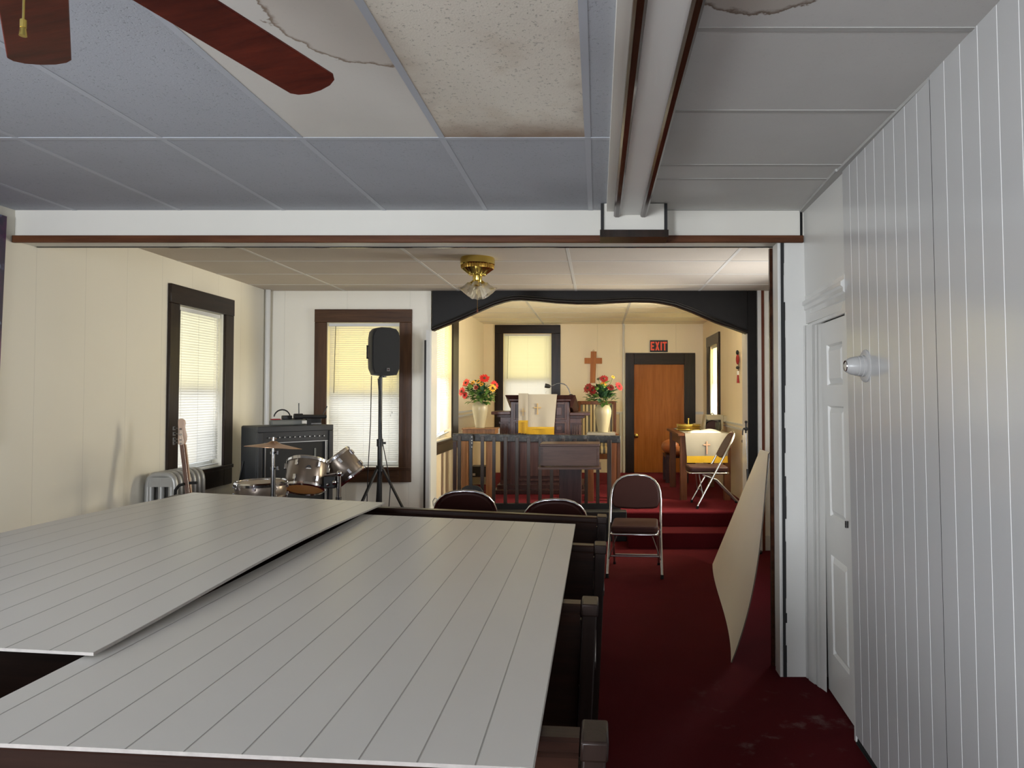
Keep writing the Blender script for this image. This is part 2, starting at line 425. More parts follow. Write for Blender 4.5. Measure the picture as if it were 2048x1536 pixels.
    def grid(self, fn, nu, nv, thick=None, m=0, em=None, su=1.0, sv=1.0, back=None):
        em = m if em is None else em; back = m if back is None else back
        P = [[Vector(fn(i / nu, j / nv)) for j in range(nv + 1)] for i in range(nu + 1)]
        o = len(self.v); W = nv + 1
        self.v.extend(P[i][j] for i in range(nu + 1) for j in range(nv + 1))
        for i in range(nu):
            for j in range(nv):
                self.uv[len(self.f)] = [(i / nu * su, j / nv * sv), ((i + 1) / nu * su, j / nv * sv), ((i + 1) / nu * su, (j + 1) / nv * sv), (i / nu * su, (j + 1) / nv * sv)]
                self.f.append((o + i * W + j, o + (i + 1) * W + j, o + (i + 1) * W + j + 1, o + i * W + j + 1)); self.mi.append(m)
        if thick is not None:
            e = Vector(thick); o2 = len(self.v)
            self.v.extend(P[i][j] + e for i in range(nu + 1) for j in range(nv + 1))
            for i in range(nu):
                for j in range(nv):
                    self.f.append((o2 + i * W + j + 1, o2 + (i + 1) * W + j + 1, o2 + (i + 1) * W + j, o2 + i * W + j)); self.mi.append(back)
            rim = [(i, 0) for i in range(nu)] + [(nu, j) for j in range(nv)] + [(i, nv) for i in range(nu, 0, -1)] + [(0, j) for j in range(nv, 0, -1)]
            for a, b in zip(rim, rim[1:] + rim[:1]):
                ia, ib = a[0] * W + a[1], b[0] * W + b[1]
                self.f.append((o + ib, o + ia, o2 + ia, o2 + ib)); self.mi.append(em)
        return self
    def build(self, name, mats, parent=None, local=False, smooth=35, bevel=0.0, base=True, fix=True):
        mats = mats if isinstance(mats, (list, tuple)) else [mats]
        vs = self.v; loc = None
        if parent is not None:
            if not local:
                inv = WM[parent.name].inverted(); vs = [inv @ p for p in vs]
        elif base and vs:
            xs, ys, zs = [p.x for p in vs], [p.y for p in vs], [p.z for p in vs]
            loc = Vector(((min(xs) + max(xs)) / 2, (min(ys) + max(ys)) / 2, min(zs))); vs = [p - loc for p in vs]
        me = bpy.data.meshes.new(name); me.from_pydata([tuple(p) for p in vs], [], self.f)
        for m in mats: me.materials.append(M[m] if isinstance(m, str) else m)
        if len(mats) > 1: me.polygons.foreach_set('material_index', self.mi)
        if self.uv:
            ul = me.uv_layers.new(name='UVMap')
            for fi, q in self.uv.items():
                for k, li in enumerate(me.polygons[fi].loop_indices): ul.data[li].uv = q[k]
        me.update()
        if fix:
            import bmesh
            bm = bmesh.new(); bm.from_mesh(me); bmesh.ops.recalc_face_normals(bm, faces=bm.faces); bm.to_mesh(me); bm.free()
        if smooth:
            me.polygons.foreach_set('use_smooth', [True] * len(me.polygons)); me.set_sharp_from_angle(angle=R(smooth))
        o = bpy.data.objects.new(name, me); COL.objects.link(o)
        if bevel:
            md = o.modifiers.new('edge', 'BEVEL'); md.width = bevel; md.segments = 2; md.limit_method = 'ANGLE'; md.angle_limit = R(40)
        if parent is not None:
            o.parent = parent; WM[o.name] = WM[parent.name]
        else:
            o.location = loc if loc is not None else (0, 0, 0)
            WM[o.name] = Matrix.Translation(o.location)
        return o
def tag(o, label, cat, group=None):
    o['label'] = label; o['category'] = cat
    if group: o['group'] = group
    return o
def struct(o, label, cat='structure'):
    o['kind'] = 'structure'; o['label'] = label; o['category'] = cat; return o
def thing(name, label, cat, loc, rot=(0, 0, 0), group=None):
    o = bpy.data.objects.new(name, None); COL.objects.link(o); o.empty_display_size = 0.1
    o.location = loc; o.rotation_euler = rot if isinstance(rot, tuple) else (0, 0, rot)
    WM[o.name] = Matrix.Translation(Vector(loc)) @ o.rotation_euler.to_matrix().to_4x4()
    return tag(o, label, cat, group)
def dup(root, loc, rot, label, group=None):
    def cp(o, par):
        c = o.copy(); COL.objects.link(c)
        if par is not None: c.parent = par
        for ch in [x for x in KIDS if x.parent == o]: cp(ch, c)
        return c
    KIDS = [x for x in COL.objects if x.parent is not None]
    r = cp(root, None); r.location = loc; r.rotation_euler = rot if isinstance(rot, tuple) else (0, 0, rot)
    r['label'] = label
    if group: r['group'] = group
    return r
def Rm(x=0, y=0, z=0): return Euler((x, y, z)).to_matrix()
def arc(c, r, a0, a1, n, fx, fy):
    c = Vector(c); fx, fy = Vector(fx), Vector(fy)
    return [c + fx * r * math.cos(a0 + (a1 - a0) * i / n) + fy * r * math.sin(a0 + (a1 - a0) * i / n) for i in range(n + 1)]
# ================================================================== SETTING
YH, YA, YB = 3.90, 7.05, 11.25          # header, arch wall, far wall
ZC, ZM, ZD = 2.50, 2.515, 2.604         # ceilings
PF = 0.30                               # platform height
XL0 = at_y(30, 445, YH).x; XL1 = at_y(534, 760, YA).x
def floor_z(x): return -0.045 * x if x < 0 else 0.0
XDL, XDR = at_y(967, 700, YB).x, at_y(1406, 700, YB).x     # platform room side walls
XMR = 1.78
# ---- floors
b = MB()
xs = [-3.6, -3, -2, -1, 0, 1, 1.85]
for i in range(len(xs) - 1):
    a, c = xs[i], xs[i + 1]; za, zc = floor_z(a), floor_z(c)
    b.hexa([(a, -3.1, za - .1), (c, -3.1, zc - .1), (c, 7.7, zc - .1), (a, 7.7, za - .1), (a, -3.1, za), (c, -3.1, zc), (c, 7.7, zc), (a, 7.7, za)])
struct(b.build('floor', 'carpet', base=False, smooth=0), 'red carpeted floor of the aisle and seating area, coloured as in shade', 'floor')
Y1 = at_z(1400, 1097, 0).y; Y2 = Y1 + 0.37
b = MB().box(0.30, XMR, Y1, Y2 + .02, 0, 0.15).box(0.30, XMR, Y2 - .012, Y2 - .0005, .15, PF - .012)  # upper riser takes the darker carpet tone, its shade put into the colour
struct(b.build('floor_step', 'carpet', base=False, bevel=0.015), 'red carpeted step up to the platform, coloured as in shade', 'step')
b = MB().box(-1.9, 1.9, Y2, YB + .1, 0, PF)
struct(b.build('floor_platform', 'carpet_lit', base=False, bevel=0.015), 'red carpeted platform floor behind the arch, coloured as if lit', 'floor')

b = MB().box(-1.9, .30, Y2 - .03, 7.62, 0.0, PF + .004)
struct(b.build('trim_22', 'black_flat', base=False, bevel=.006), 'black edge board of the platform under the altar rail', 'trim')
# ---- walls
def wallstrip(name, p0, p1, z0, z1, holes, thick, mats, label, face=1, miters=True):
    p0, p1 = Vector(p0), Vector(p1); L = (p1 - p0).length; t = (p1 - p0) / L; nrm = Vector((-t.y, t.x)) * face
    def T(s, d, z): return Vector((p0.x + t.x * s + nrm.x * d, p0.y + t.y * s + nrm.y * d, z))
    S = sorted({0.0, L} | {h[0] for h in holes} | {h[1] for h in holes}); b = MB()
    for a, c in zip(S, S[1:]):
        mid = (a + c) / 2; hs = sorted((h[2], h[3]) for h in holes if h[0] - 1e-6 < mid < h[1] + 1e-6); z = z0
        for ha, hb in hs:
            if ha > z: b.tbox(T, a, c, -thick, 0, z, ha)
            z = max(z, hb)
        if z < z1: b.tbox(T, a, c, -thick, 0, z, z1)
    o = b.build(name, mats, base=False, smooth=0)
    struct(o, label, 'wall'); return T, o
PORTALS = []
def sky_light(T, s0, s1, z0, z1, power, color, off=0.34, grow=0.12):
    ld = bpy.data.lights.new('daylight', 'AREA'); ld.shape = 'RECTANGLE'; ld.size = (s1 - s0) + grow; ld.size_y = (z1 - z0) + grow
    ld.energy = power; ld.color = color
    o = bpy.data.objects.new('daylight', ld); COL.objects.link(o)
    c = T((s0 + s1) / 2, -off, (z0 + z1) / 2); inn = (T((s0 + s1) / 2, 0, (z0 + z1) / 2) - c).normalized()
    o.location = c; o.rotation_euler = inn.to_track_quat('-Z', 'Y').to_euler()
def make_window(idx, T, outer, inner, mat, label, power, color, tint='pane_yellow', sash_depth=0.09, thick=.14, head_over=True, light=True, apron=None):
    s0, s1, z0, z1 = outer; a0, a1, b0, b1 = inner
    hmat = mat + ('_x' if abs((T(1, 0, 0) - T(0, 0, 0)).x) > .5 else '_y')
    root = bpy.data.objects.new('window_%d' % idx, None); COL.objects.link(root); root.location = T((a0 + a1) / 2, 0, b0)  # windows 6 to 11 are added ones, out of sight
    WM[root.name] = Matrix.Translation(root.location); struct(root, label, 'window')
    e = .022
    m = MB().tbox(T, s0, s1, 0, e + .004, b1, z1); m.build('window_head', hmat, root, bevel=.004)
    MB().tbox(T, s0, a0, 0, e, z0 if apron is None else b0, b1).build('window_casing', mat, root, bevel=.004)
    MB().tbox(T, a1, s1, 0, e, z0 if apron is None else b0, b1).build('window_casing', mat, root, bevel=.004)
    MB().tbox(T, s0 - (.0 if apron is None else .01), s1 + (.0 if apron is None else .01), 0, .05 if apron else e + .012, b0 - .03, b0).build('window_sill', hmat, root, bevel=.004)
    MB().tbox(T, a0 if apron is None else s0, a1 if apron is None else s1, 0, e, z0, b0 - .03).build('window_apron', hmat, root, bevel=.004)
    # sash inside the wall thickness
    zm = (b0 + b1) / 2; w = .045; sd0, sd1 = -sash_depth - .02, -sash_depth + .012; m = MB()
    for (x0, x1, y0, y1) in ((a0, a0 + w, b0, b1), (a1 - w, a1, b0, b1), (a0 + w, a1 - w, b0, b0 + w), (a0 + w, a1 - w, b1 - w, b1), (a0 + w, a1 - w, zm - .025, zm + .025)):
        m.tbox(T, x0, x1, sd0, sd1, y0, y1)
    m.build('window_sash', 'sash_white', root)
    pd = -sash_depth - .006
    MB().tbox(T, a0 + w, a1 - w, pd, pd + .004, zm + .025, b1 - w).build('window_pane', tint, root, smooth=0)
    MB().tbox(T, a0 + w, a1 - w, pd, pd + .004, b0 + w, zm - .025).build('window_pane', 'pane_clear', root, smooth=0)
    if light: sky_light(T, a0, a1, b0, b1, power, color)
    return root
def make_blind(T, s0, s1, z0, z1, d, label, wand_s, tilt=63, skew=0.0):
    root = thing('window_blind', label, 'blind', T((s0 + s1) / 2, d, z0), group='white slatted window blinds')
    MB().tbox(T, s0, s1, d - .014, d + .014, z1 - .032, z1).build('headrail', 'sash_white', root, bevel=.002)
    m = MB(); pitch = .0208; n = int((z1 - .05 - z0 - .02) / pitch); w = .0278; ca, sa = math.cos(R(tilt)), math.sin(R(tilt))
    for i in range(n):
        z = z1 - .045 - i * pitch; k = max(0.0, (i - n * .72) / (n * .28)); dz = skew * k * k
        pts = []
        for q in (-.5, 0, .5):
            bow = .0016 if q == 0 else 0
            pts.append((d - q * w * ca + bow * sa * .6, z + q * w * sa + bow * ca * .6))
        o = m.add([T(s0 + .006, p[0], p[1] + rnd.uniform(-.0006, .0006)) for p in pts] + [T(s1 - .006, p[0], p[1] + dz) for p in pts], [(0, 1, 4, 3), (1, 2, 5, 4)])
    m.build('slats', 'slat', root, smooth=60, fix=False)
    m = MB(); a, c = T(s0 + .004, d, z0 + .006), T(s1 - .004, d, z0 + .006 + skew); m.bar(a, c, .022, .012); m.build('bottom_rail', 'sash_white', root)
    m = MB()
    for f in (.14, .5, .86):
        s = s0 + (s1 - s0) * f; m.tube([T(s, d + .013, z1 - .03), T(s, d + .013, z0 + .01)], .0009, 5)
    m.build('ladder_cord', 'sash_white', root)
    m = MB(); s = s0 + (s1 - s0) * wand_s; m.tube([T(s, d + .022, z1 - .03), T(s - .012, d + .024, z1 - .03 - (z1 - z0) * .47)], .0032, 6); m.build('tilt_wand', 'grey_plastic', root)
    s = s0 + (s1 - s0) * (1 - wand_s); m = MB(); zl = z1 - (z1 - z0) * .62
    m.tube([T(s, d + .02, z1 - .03), T(s + .003, d + .02, zl)], .0012, 5); m.tube([T(s - .015, d + .02, z1 - .03), T(s - .012, d + .02, zl - .03)], .0012, 5)
    m.cyl(T(s + .003, d + .02, zl), T(s + .003, d + .02, zl - .02), .004, 8); m.cyl(T(s - .012, d + .02, zl - .03), T(s - .012, d + .02, zl - .05), .004, 8)
    m.build('lift_cord', 'sash_white', root)
    return root

# left wall of the front room (behind / beside the camera) and of the middle room
TH = .14
dW = Vector((XL1 - XL0, YA - YH)); 
COOL = (0.93, 0.965, 1.0); WARMC = (1.0, 0.92, 0.72); NEUT = (1.0, 0.985, 0.95)
TLn, _ = wallstrip('wall_left_front', (XL0, -3.1), (XL0, YH), -.05, ZC + .02, [(3.1 - 2.2, 3.1 - 1.2, .85, 2.2), (3.1 + .2, 3.1 + 1.2, .85, 2.2)], TH, 'wall_cream', 'cream panelled side wall left of the camera', face=-1)
Lm = (Vector((XL1, YA + .02)) - Vector((XL0, YH))).length; tm = (Vector((XL1, YA + .02)) - Vector((XL0, YH))) / Lm
def left_plane(px, py):      # pixel -> (s, z) on the middle room's left wall
    d = ray(px, py); nx, ny = tm.y, -tm.x
    k = (nx * XL0 + ny * YH) / (nx * d.x + ny * d.y); p = Vector((d.x * k, d.y * k, CAMZ + d.z * k))
    return ((p.x - XL0) * tm.x + (p.y - YH) * tm.y, p.z)
s0 = left_plane(336, 570); s1 = left_plane(464, 597); i0 = left_plane(355, 610); i1 = left_plane(447, 628); ib = left_plane(395, 940); ob = left_plane(457, 967)
w1o = (s0[0], s1[0], ob[1], (s0[1] + s1[1]) / 2); w1i = (i0[0], i1[0], ib[1], (i0[1] + i1[1]) / 2)
TLm, _ = wallstrip('wall_left', (XL0, YH), (XL1, YA + .02), -.05, ZM + .02, [w1i], TH, 'wall_cream', 'cream panelled left wall of the middle room', face=-1)
make_window(1, TLm, w1o, w1i, 'dark_wood', 'dark framed window above the radiator on the left wall', 9, NEUT, 'pane_cream')
make_blind(TLm, w1i[0] + .008, w1i[1] - .008, w1i[2] + .01, w1i[3] - .005, -.035, 'white slatted blind in the window above the radiator', .08)
# arch wall (back wall of the middle room)
def arch_pt(px, py): p = at_y(px, py, YA); return p
A0, A1 = arch_pt(862, 660), arch_pt(1495, 665); XAL, XAR = A0.x, A1.x
o2a, o2b = arch_pt(631, 619), arch_pt(825, 621); i2a, i2b = arch_pt(655, 645), arch_pt(800, 646); i2c, o2c = arch_pt(720, 934), arch_pt(720, 964)
w2o = (o2a.x, o2b.x, o2c.z, o2a.z); w2i = (i2a.x, i2b.x, i2c.z, i2a.z)
off = lambda w, x0: (w[0] - x0, w[1] - x0, w[2], w[3])
AT = .25
TA, _ = wallstrip('wall_back', (-3.5, YA), (XAL, YA), -.05, ZM + .02, [off(w2i, -3.5)], AT, 'wall_cream_x', 'cream wall of the middle room left of the arch', face=-1)
make_window(2, TA, off(w2o, -3.5), off(w2i, -3.5), 'brown_casing', 'brown framed window behind the speaker stand', 8.5, NEUT, 'pane_yellow')
q = off(w2i, -3.5)
make_blind(TA, q[0] + .008, q[1] - .008, q[2] + .01, q[3] - .005, -.03, 'white slatted blind in the window behind the loudspeaker, yellow tinted upper half', .10)
XARo = arch_pt(1513, 700).x
wallstrip('wall_back_right', (XAR + .002, YA), (XMR + .1, YA), 0, ZM + .02, [], AT, 'wall_cream_x', 'cream wall of the middle room right of the arch', face=-1)
# arch board
prof = [(864, 661), (909, 643), (954, 623), (987, 609), (1008, 602.5), (1022, 599.5), (1040, 598.5), (1075, 601), (1112, 604.5), (1153, 606.5), (1192, 606.5), (1232, 604), (1269, 602.5), (1300, 603), (1320, 605), (1351, 611), (1386, 624), (1433, 644.5), (1495, 667)]
low = [at_y(x, y, YA - .02) for x, y in prof]
b = MB()
for p, q2 in zip(low, low[1:]):
    b.hexa([(p.x, YA - .02, p.z), (q2.x, YA - .02, q2.z), (q2.x, YA + .09, q2.z), (p.x, YA + .09, p.z), (p.x, YA - .02, ZM + .01), (q2.x, YA - .02, ZM + .01), (q2.x, YA + .09, ZM + .01), (p.x, YA + .09, ZM + .01)])
struct(b.build('arch', 'arch_black', base=False, smooth=30), 'wide black arch board over the platform opening', 'arch')
b = MB(); path = [Vector((p.x, YA - .030, p.z + .010)) for p in low]; b.tube(path, .016, 10)
path = [Vector((p.x, YA - .022, p.z + .034)) for p in low]; b.tube(path, .007, 6)
struct(b.build('trim_1', 'arch_gloss', base=False), 'rounded black moulding along the lower edge of the arch', 'trim')
# arch jambs
b = MB().box(XAL - .004, XAL + .006, YA - .004, YA + AT, PF * 0, A0.z); b.box(XAL - .045, XAL - .003, YA - .012, YA - .001, 0, A0.z)
struct(b.build('trim_2', 'trim_white', base=False), 'glossy white jamb at the left side of the arch', 'trim')
b = MB().box(XAL - .06, XAL - .042, YA - .016, YA - .002, 0, A0.z - .1)
struct(b.build('trim_3', 'dark_wood', base=False), 'thin dark bead beside the left arch jamb', 'trim')
b = MB().box(XAR - .004, XAR + .002, YA + .002, YA + AT, 0, A1.z)
struct(b.build('trim_4', 'trim_white', base=False), 'white jamb at the right side of the arch', 'trim')
b = MB().box(XAR - .002, XARo, YA - .02, YA - .001, 0, ZM)
struct(b.build('trim_5', 'arch_black', base=False, bevel=.004), 'glossy black post casing at the right side of the arch', 'trim')
xr0, xr1 = arch_pt(1514, 700).x, arch_pt(1527, 700).x
b = MB().box(xr0, xr0 + .035, YA - .035, YA - .001, 0, ZM)
struct(b.build('trim_6', 'trim_white', base=False), 'narrow white strip beside the black post', 'trim')
b = MB().box(xr0 + .036, xr1, YA - .03, YA - .001, 0, ZM)
struct(b.build('trim_7', 'trim_red', base=False), 'narrow reddish brown strip right of the black post', 'trim')
# middle room right wall
TMR, _ = wallstrip('wall_middle_right', (XMR, YH), (XMR, YA), -.0, ZM + .02, [(1.3, 2.3, .85, 2.2)], .1, 'wall_cream', 'cream right wall of the middle room behind the leaning sheet', face=1)
b = MB().box(XMR - .015, XMR, YH + .2, YA, 0, .14); b.box(xr1, XMR, YA - .015, YA, 0, .14)
struct(b.build('baseboard_right', 'trim_white', base=False), 'white baseboard behind the leaning sheet', 'baseboard')
# corner pipe
p = at_y(535, 760, YA - .06); b = MB().cyl((p.x, YA - .07, 0.1), (p.x, YA - .07, ZM), .024, 12)
struct(b.build('trim_8', 'trim_white', base=False), 'white heating pipe in the corner of the middle room', 'pipe')
# ---- platform room walls
i3a, i3b = at_x(868, 760, XDL), at_x(903, 760, XDL); i3c = at_x(890, 878, XDL); o3c = at_x(890, 903, XDL); o3b = at_x(914, 760, XDL)
yb0 = YA + AT
L3 = lambda y: y - yb0
w3i = (L3(7.78), L3(i3b.y), i3c.z, 2.42); w3o = (L3(7.66), L3(o3b.y), o3c.z, 2.55)
TDL, _ = wallstrip('wall_platform_left', (XDL, yb0), (XDL, YB), 0, ZD + .02, [w3i], TH, 'wall_warm', 'cream left wall of the platform', face=-1)
make_window(3, TDL, w3o, w3i, 'dark_wood', 'dark framed window at the left side of the platform', 26, WARMC, 'pane_warm', apron=True)
make_blind(TDL, w3i[0] + .008, w3i[1] - .008, w3i[2] + .01, w3i[3] - .005, -.035, 'white slatted blind in the left platform window, its bottom corner pulled up', .2, tilt=46, skew=.05)
i4a, i4b, i4c = at_y(1007, 667, YB), at_y(1103, 667, YB), 1.02; o4a, o4b = at_y(990, 650, YB), at_y(1121, 650, YB)
w4i = (i4a.x, i4b.x, i4c, i4a.z); w4o = (o4a.x, o4b.x, .88, min(o4a.z, ZD - .002))
dr0, dr1 = at_y(1268, 729, YB), at_y(1368, 729, YB); do0, do1 = at_y(1251, 706, YB), at_y(1390, 706, YB)
TDB, _ = wallstrip('wall_platform_back', (XDL - .12, YB), (XDR + .12, YB), 0, ZD + .02, [off(w4i, XDL - .12), (dr0.x - XDL + .12, dr1.x - XDL + .12, PF, dr0.z)], TH, 'wall_warm_x', 'cream back wall of the platform', face=-1)
make_window(4, TDB, off(w4o, XDL - .12), off(w4i, XDL - .12), 'dark_wood', 'dark framed window behind the pulpit', 11, WARMC, 'pane_warm')
q = off(w4i, XDL - .12)
make_blind(TDB, q[0] + .008, q[1] - .008, q[2] + .01, q[3] - .005, -.03, 'white slatted blind in the window behind the pulpit', .09)
i5a, i5b = at_x(1421, 760, XDR), at_x(1437, 760, XDR); o5a, o5b = at_x(1416, 760, XDR), at_x(1441, 760, XDR); i5t = at_x(1429, 690, XDR); o5t = at_x(1429, 669, XDR)
L5 = lambda y: YB - y
w5i = (L5(i5a.y), L5(i5b.y), 1.12, i5t.z); w5o = (L5(o5a.y), L5(o5b.y), 1.0, o5t.z)
w6i = (L5(8.02), L5(7.40), 1.0, 2.35)
TDR, _ = wallstrip('wall_platform_right', (XDR, YB), (XDR, yb0), 0, ZD + .02, [w5i, w6i], TH, 'wall_warm', 'cream right wall of the platform', face=-1)
make_window(5, TDR, w5o, w5i, 'dark_wood', 'narrow dark framed window on the right side of the platform', 55, WARMC, 'pane_warm')
make_blind(TDR, w5i[0] + .008, w5i[1] - .008, w5i[2] + .01, w5i[3] - .005, -.03, 'white slatted blind in the right platform window beside the exit door', .2, tilt=50)
make_window(10, TMR, (1.2, 2.4, .7, 2.34), (1.3, 2.3, .85, 2.2), 'dark_wood', 'added unseen window on the right wall of the middle room, hidden by the stub wall', 92, NEUT, 'pane_clear', thick=.1)  # out of sight, added to bring more daylight into the middle room
make_window(11, TDR, (w6i[0] - .08, w6i[1] + .08, .9, 2.45), w6i, 'dark_wood', 'added unseen window on the right platform wall, hidden by the arch post', 215, (1.0, 0.88, 0.62), 'pane_clear')  # unseen opening added to brighten the platform with warm light
# chair rails and conduit
b = MB()
for z in (1.22, 1.27): b.box(XDL, XDL + .018, 9.0, YB, z, z + .022)
struct(b.build('trim_9', 'trim_white', base=False), 'double chair rail on the left platform wall', 'trim')
b = MB()
for z in (1.10, 1.15): b.box(XDR - .018, XDR, yb0, 9.55, z, z + .022)
struct(b.build('trim_10', 'trim_white', base=False), 'double chair rail on the right platform wall', 'trim')
p0, p1 = at_y(1232, 826, YB), at_y(1247, 640, YB); zr = p0.z
b = MB().box(-.5, do0.x - .03, YB - .018, YB, zr - .02, zr + .02); b.cyl((p1.x, YB - .02, PF), (p1.x, YB - .02, p1.z), .018, 8); b.cyl((p1.x - .05, YB - .025, PF), (p1.x - .05, YB - .025, zr), .018, 8); b.box(do1.x, XDR, YB - .018, YB, zr - .02, zr + .02)
struct(b.build('trim_11', 'trim_white', base=False), 'white rail and conduit beside the exit door', 'trim')
# exit door
door = bpy.data.objects.new('door_1', None); COL.objects.link(door); door.location = ((dr0.x + dr1.x) / 2, YB, PF); WM[door.name] = Matrix.Translation(door.location)
struct(door, 'orange wooden exit door in a dark frame under the exit sign', 'door')
MB().box(dr0.x, dr1.x, YB + .02, YB + .06, PF, dr0.z).build('door_panel', 'oak', door)
MB().box(do0.x, dr0.x, YB - .03, YB, PF, do0.z).build('door_casing', 'dark_wood', door, bevel=.004)
MB().box(dr1.x, do1.x, YB - .03, YB, PF, do0.z).build('door_casing', 'dark_wood', door, bevel=.004)
MB().box(dr0.x, dr1.x, YB - .028, YB, dr0.z, do0.z).build('door_casing', 'dark_wood_x', door, bevel=.004)
k = at_y(1273, 872, YB - .02)
MB().lathe([(0.001, -.07), (.03, -.062), (.034, -.045), (.02, -.03), (.014, -.012), (.034, -.006), (.034, 0)], (k.x, YB + .02, k.z), 16, Matrix(((1, 0, 0), (0, 0, 1), (0, -1, 0)))).build('door_knob', 'brass', door)
# ---- header between the front and middle rooms
XR0 = at_y(1605, 445, YH).x
zt, zb = at_y(1000, 472, YH).z, at_y(1000, 485, YH).z
b = MB().box(XL0, XR0 + .9, YH, YH + .15, zb + .008, ZM + .03)
struct(b.build('header_beam', 'header_white', base=False), 'white header beam across the front room', 'beam')
b = MB().box(XL0 + .0, XR0, YH - .022, YH - .001, zb - .004, zt)
struct(b.build('trim_12', 'trim_brown', base=False, bevel=.004), 'brown trim strip along the front of the header', 'trim')
b = MB().box(XL0, XR0 - .06, YH + .151, YH + .168, at_y(1000, 495, YH + .151).z, zb + .02)
struct(b.build('trim_13', 'arch_gloss', base=False, bevel=.003), 'brown trim strip along the rear of the header', 'trim')
b = MB().box(XR0 - .014, XR0 - .002, YH - .006, YH - .0005, zt, ZC)
struct(b.build('trim_14', 'black_gap', base=False), 'black gap at the right end of the header', 'gap')
# stub wall right of the opening, with its trims
xj = at_y(1562, 900, YH).x
b = MB().box(xj, XMR + .1, YH, YH + .17, 0, zb + .01)
struct(b.build('wall_stub', 'wall_white', base=False), 'white stub wall right of the wide opening', 'wall')
b = MB(); rr = random.Random(3); z = 0.0
while z < zb - .01:
    h = rr.uniform(.05, .16); b.box(xj + .004, xj + .022 + rr.uniform(-.004, .005), YH - .004, YH - .0005, z, min(z + h, zb - .004)); z += h
struct(b.build('trim_15', 'black_flat', base=False, smooth=0), 'ragged black strip on the corner of the stub wall', 'trim')
b = MB().box(xj - .012, xj - .001, YH + .0, YH + .10, 0, zb)
struct(b.build('trim_16', 'trim_white', base=False), 'white jamb strip of the wide opening', 'trim')
b = MB().box(xj - .018, xj - .001, YH + .155, YH + .18, 0, zb)
struct(b.build('trim_17', 'trim_brown_y', base=False), 'thin dark brown strip on the back of the jamb', 'trim')
# ---- right side: closet door, crown, panelled wall
tb = [at_z(1999, 2, ZC), at_z(1606, 421, ZC)]; bb = [at_z(1637, 1369, 0), at_z(1752, 1536, 0.02)]
def xt(y): return tb[0].x + (tb[1].x - tb[0].x) * (y - tb[0].y) / (tb[1].y - tb[0].y)
def xb(y): return bb[1].x + (bb[0].x - bb[1].x) * (y - bb[1].y) / (bb[0].y - bb[1].y)
def wx(y, z): f = max(0, z / ZC); y2 = max(y, 0.5); return xb(y2) * (1 - f) + xt(y2) * f
YP = at_x(1698, 900, wx(3.2, 1.2)).y        # far edge of the panelling
b = MB(); y = YP; first = True; gw = .0036
while y > -3.0:
    y2 = y - .104
    P = []
    for z in (0.03, 0.9, 1.7, ZC):
        P.append([(wx(a, z) + d, a, z) for a, d in ((y, 0), (y2 + gw, 0), (y2 + gw / 2, .0022), (y2, 0))])
    o = b.add([p for r_ in P for p in r_], [], 0)
    for i in range(3):
        for j in range(3): b.f.append((o + i * 4 + j, o + i * 4 + j + 1, o + (i + 1) * 4 + j + 1, o + (i + 1) * 4 + j)); b.mi.append(0 if j == 0 else 2 if abs(y2 - 2.245) < .052 else 1)
    y = y2
# end return of the panelling and back
b.hexa([(wx(YP, 0), YP - .002, .03), (wx(YP, 0) + .14, YP - .002, .03), (wx(YP, 0) + .14, YP, .03), (wx(YP, 0), YP, .03), (wx(YP, ZC), YP - .002, ZC), (wx(YP, ZC) + .14, YP - .002, ZC), (wx(YP, ZC) + .14, YP, ZC), (wx(YP, ZC), YP, ZC)], 0)
struct(b.build('wall_right', ['plank_white', 'groove_highlight', 'black_gap'], base=False, smooth=20, fix=False), 'glossy white grooved panelling on the right wall', 'wall')
b = MB(); a = [(-3.1), YH + .02]
for (z0, z1) in ((0, 1.2), (1.2, ZC + .02)):
    b.hexa([(wx(-3.1, z0) + .13, -3.1, z0), (wx(-3.1, z0) + .25, -3.1, z0), (wx(YH, z0) + .25, YH, z0), (wx(YH, z0) + .13, YH, z0), (wx(-3.1, z1) + .13, -3.1, z1), (wx(-3.1, z1) + .25, -3.1, z1), (wx(YH, z1) + .25, YH, z1), (wx(YH, z1) + .13, YH, z1)])
struct(b.build('wall_right_backing', 'wall_white', base=False, smooth=0), 'plain wall behind the panelling', 'wall')
# wall over the door and closet door
zd = at_x(1650, 641, wx(3.6, 2)).z
YD0, YD1 = YP, at_x(1638, 1000, wx(3.76, 1)).y
b = MB().hexa([(wx(YP, zd) + .01, YP, zd + .02), (wx(YP, zd) + .12, YP, zd + .02), (wx(YH, zd) + .12, YH, zd + .02), (wx(YH, zd) + .0, YH, zd + .02), (wx(YP, ZC) + .01, YP, ZC), (wx(YP, ZC) + .12, YP, ZC), (wx(YH, ZC) + .12, YH, ZC), (wx(YH, ZC), YH, ZC)])
struct(b.build('wall_over_door', 'wall_white', base=False), 'glossy white wall above the closet door', 'wall')
b = MB(); xm = wx(3.6, zd)
cr = [(0, .0), (-.022, .0), (-.022, .055), (-.030, .06), (-.030, .085), (-.04, .092), (-.04, .11), (-.05, .118), (-.05, .135), (-.034, .145), (-.034, .165), (-.02, .172), (-.02, .19), (0, .2)]
b.prism([(xm + .012 + dx, YD0 + .004, zd + .004 + dz) for dx, dz in cr], (wx(YH, zd) - wx(YP, zd), YH - .002 - YD0, 0))
struct(b.build('trim_18', 'crown_white', base=False, smooth=25), 'stepped white crown moulding over the closet door', 'trim')
d2 = bpy.data.objects.new('door_2', None); COL.objects.link(d2); d2.location = (wx(3.6, 0), 3.5, 0); WM[d2.name] = Matrix.Translation(d2.location)
struct(d2, 'white panelled closet door beside the grooved wall', 'door')
def dT(s, d, z):      # s from far jamb toward camera, d toward the room
    y = YD1 - s; return Vector((wx(y, z) + .03 - d, y, z))
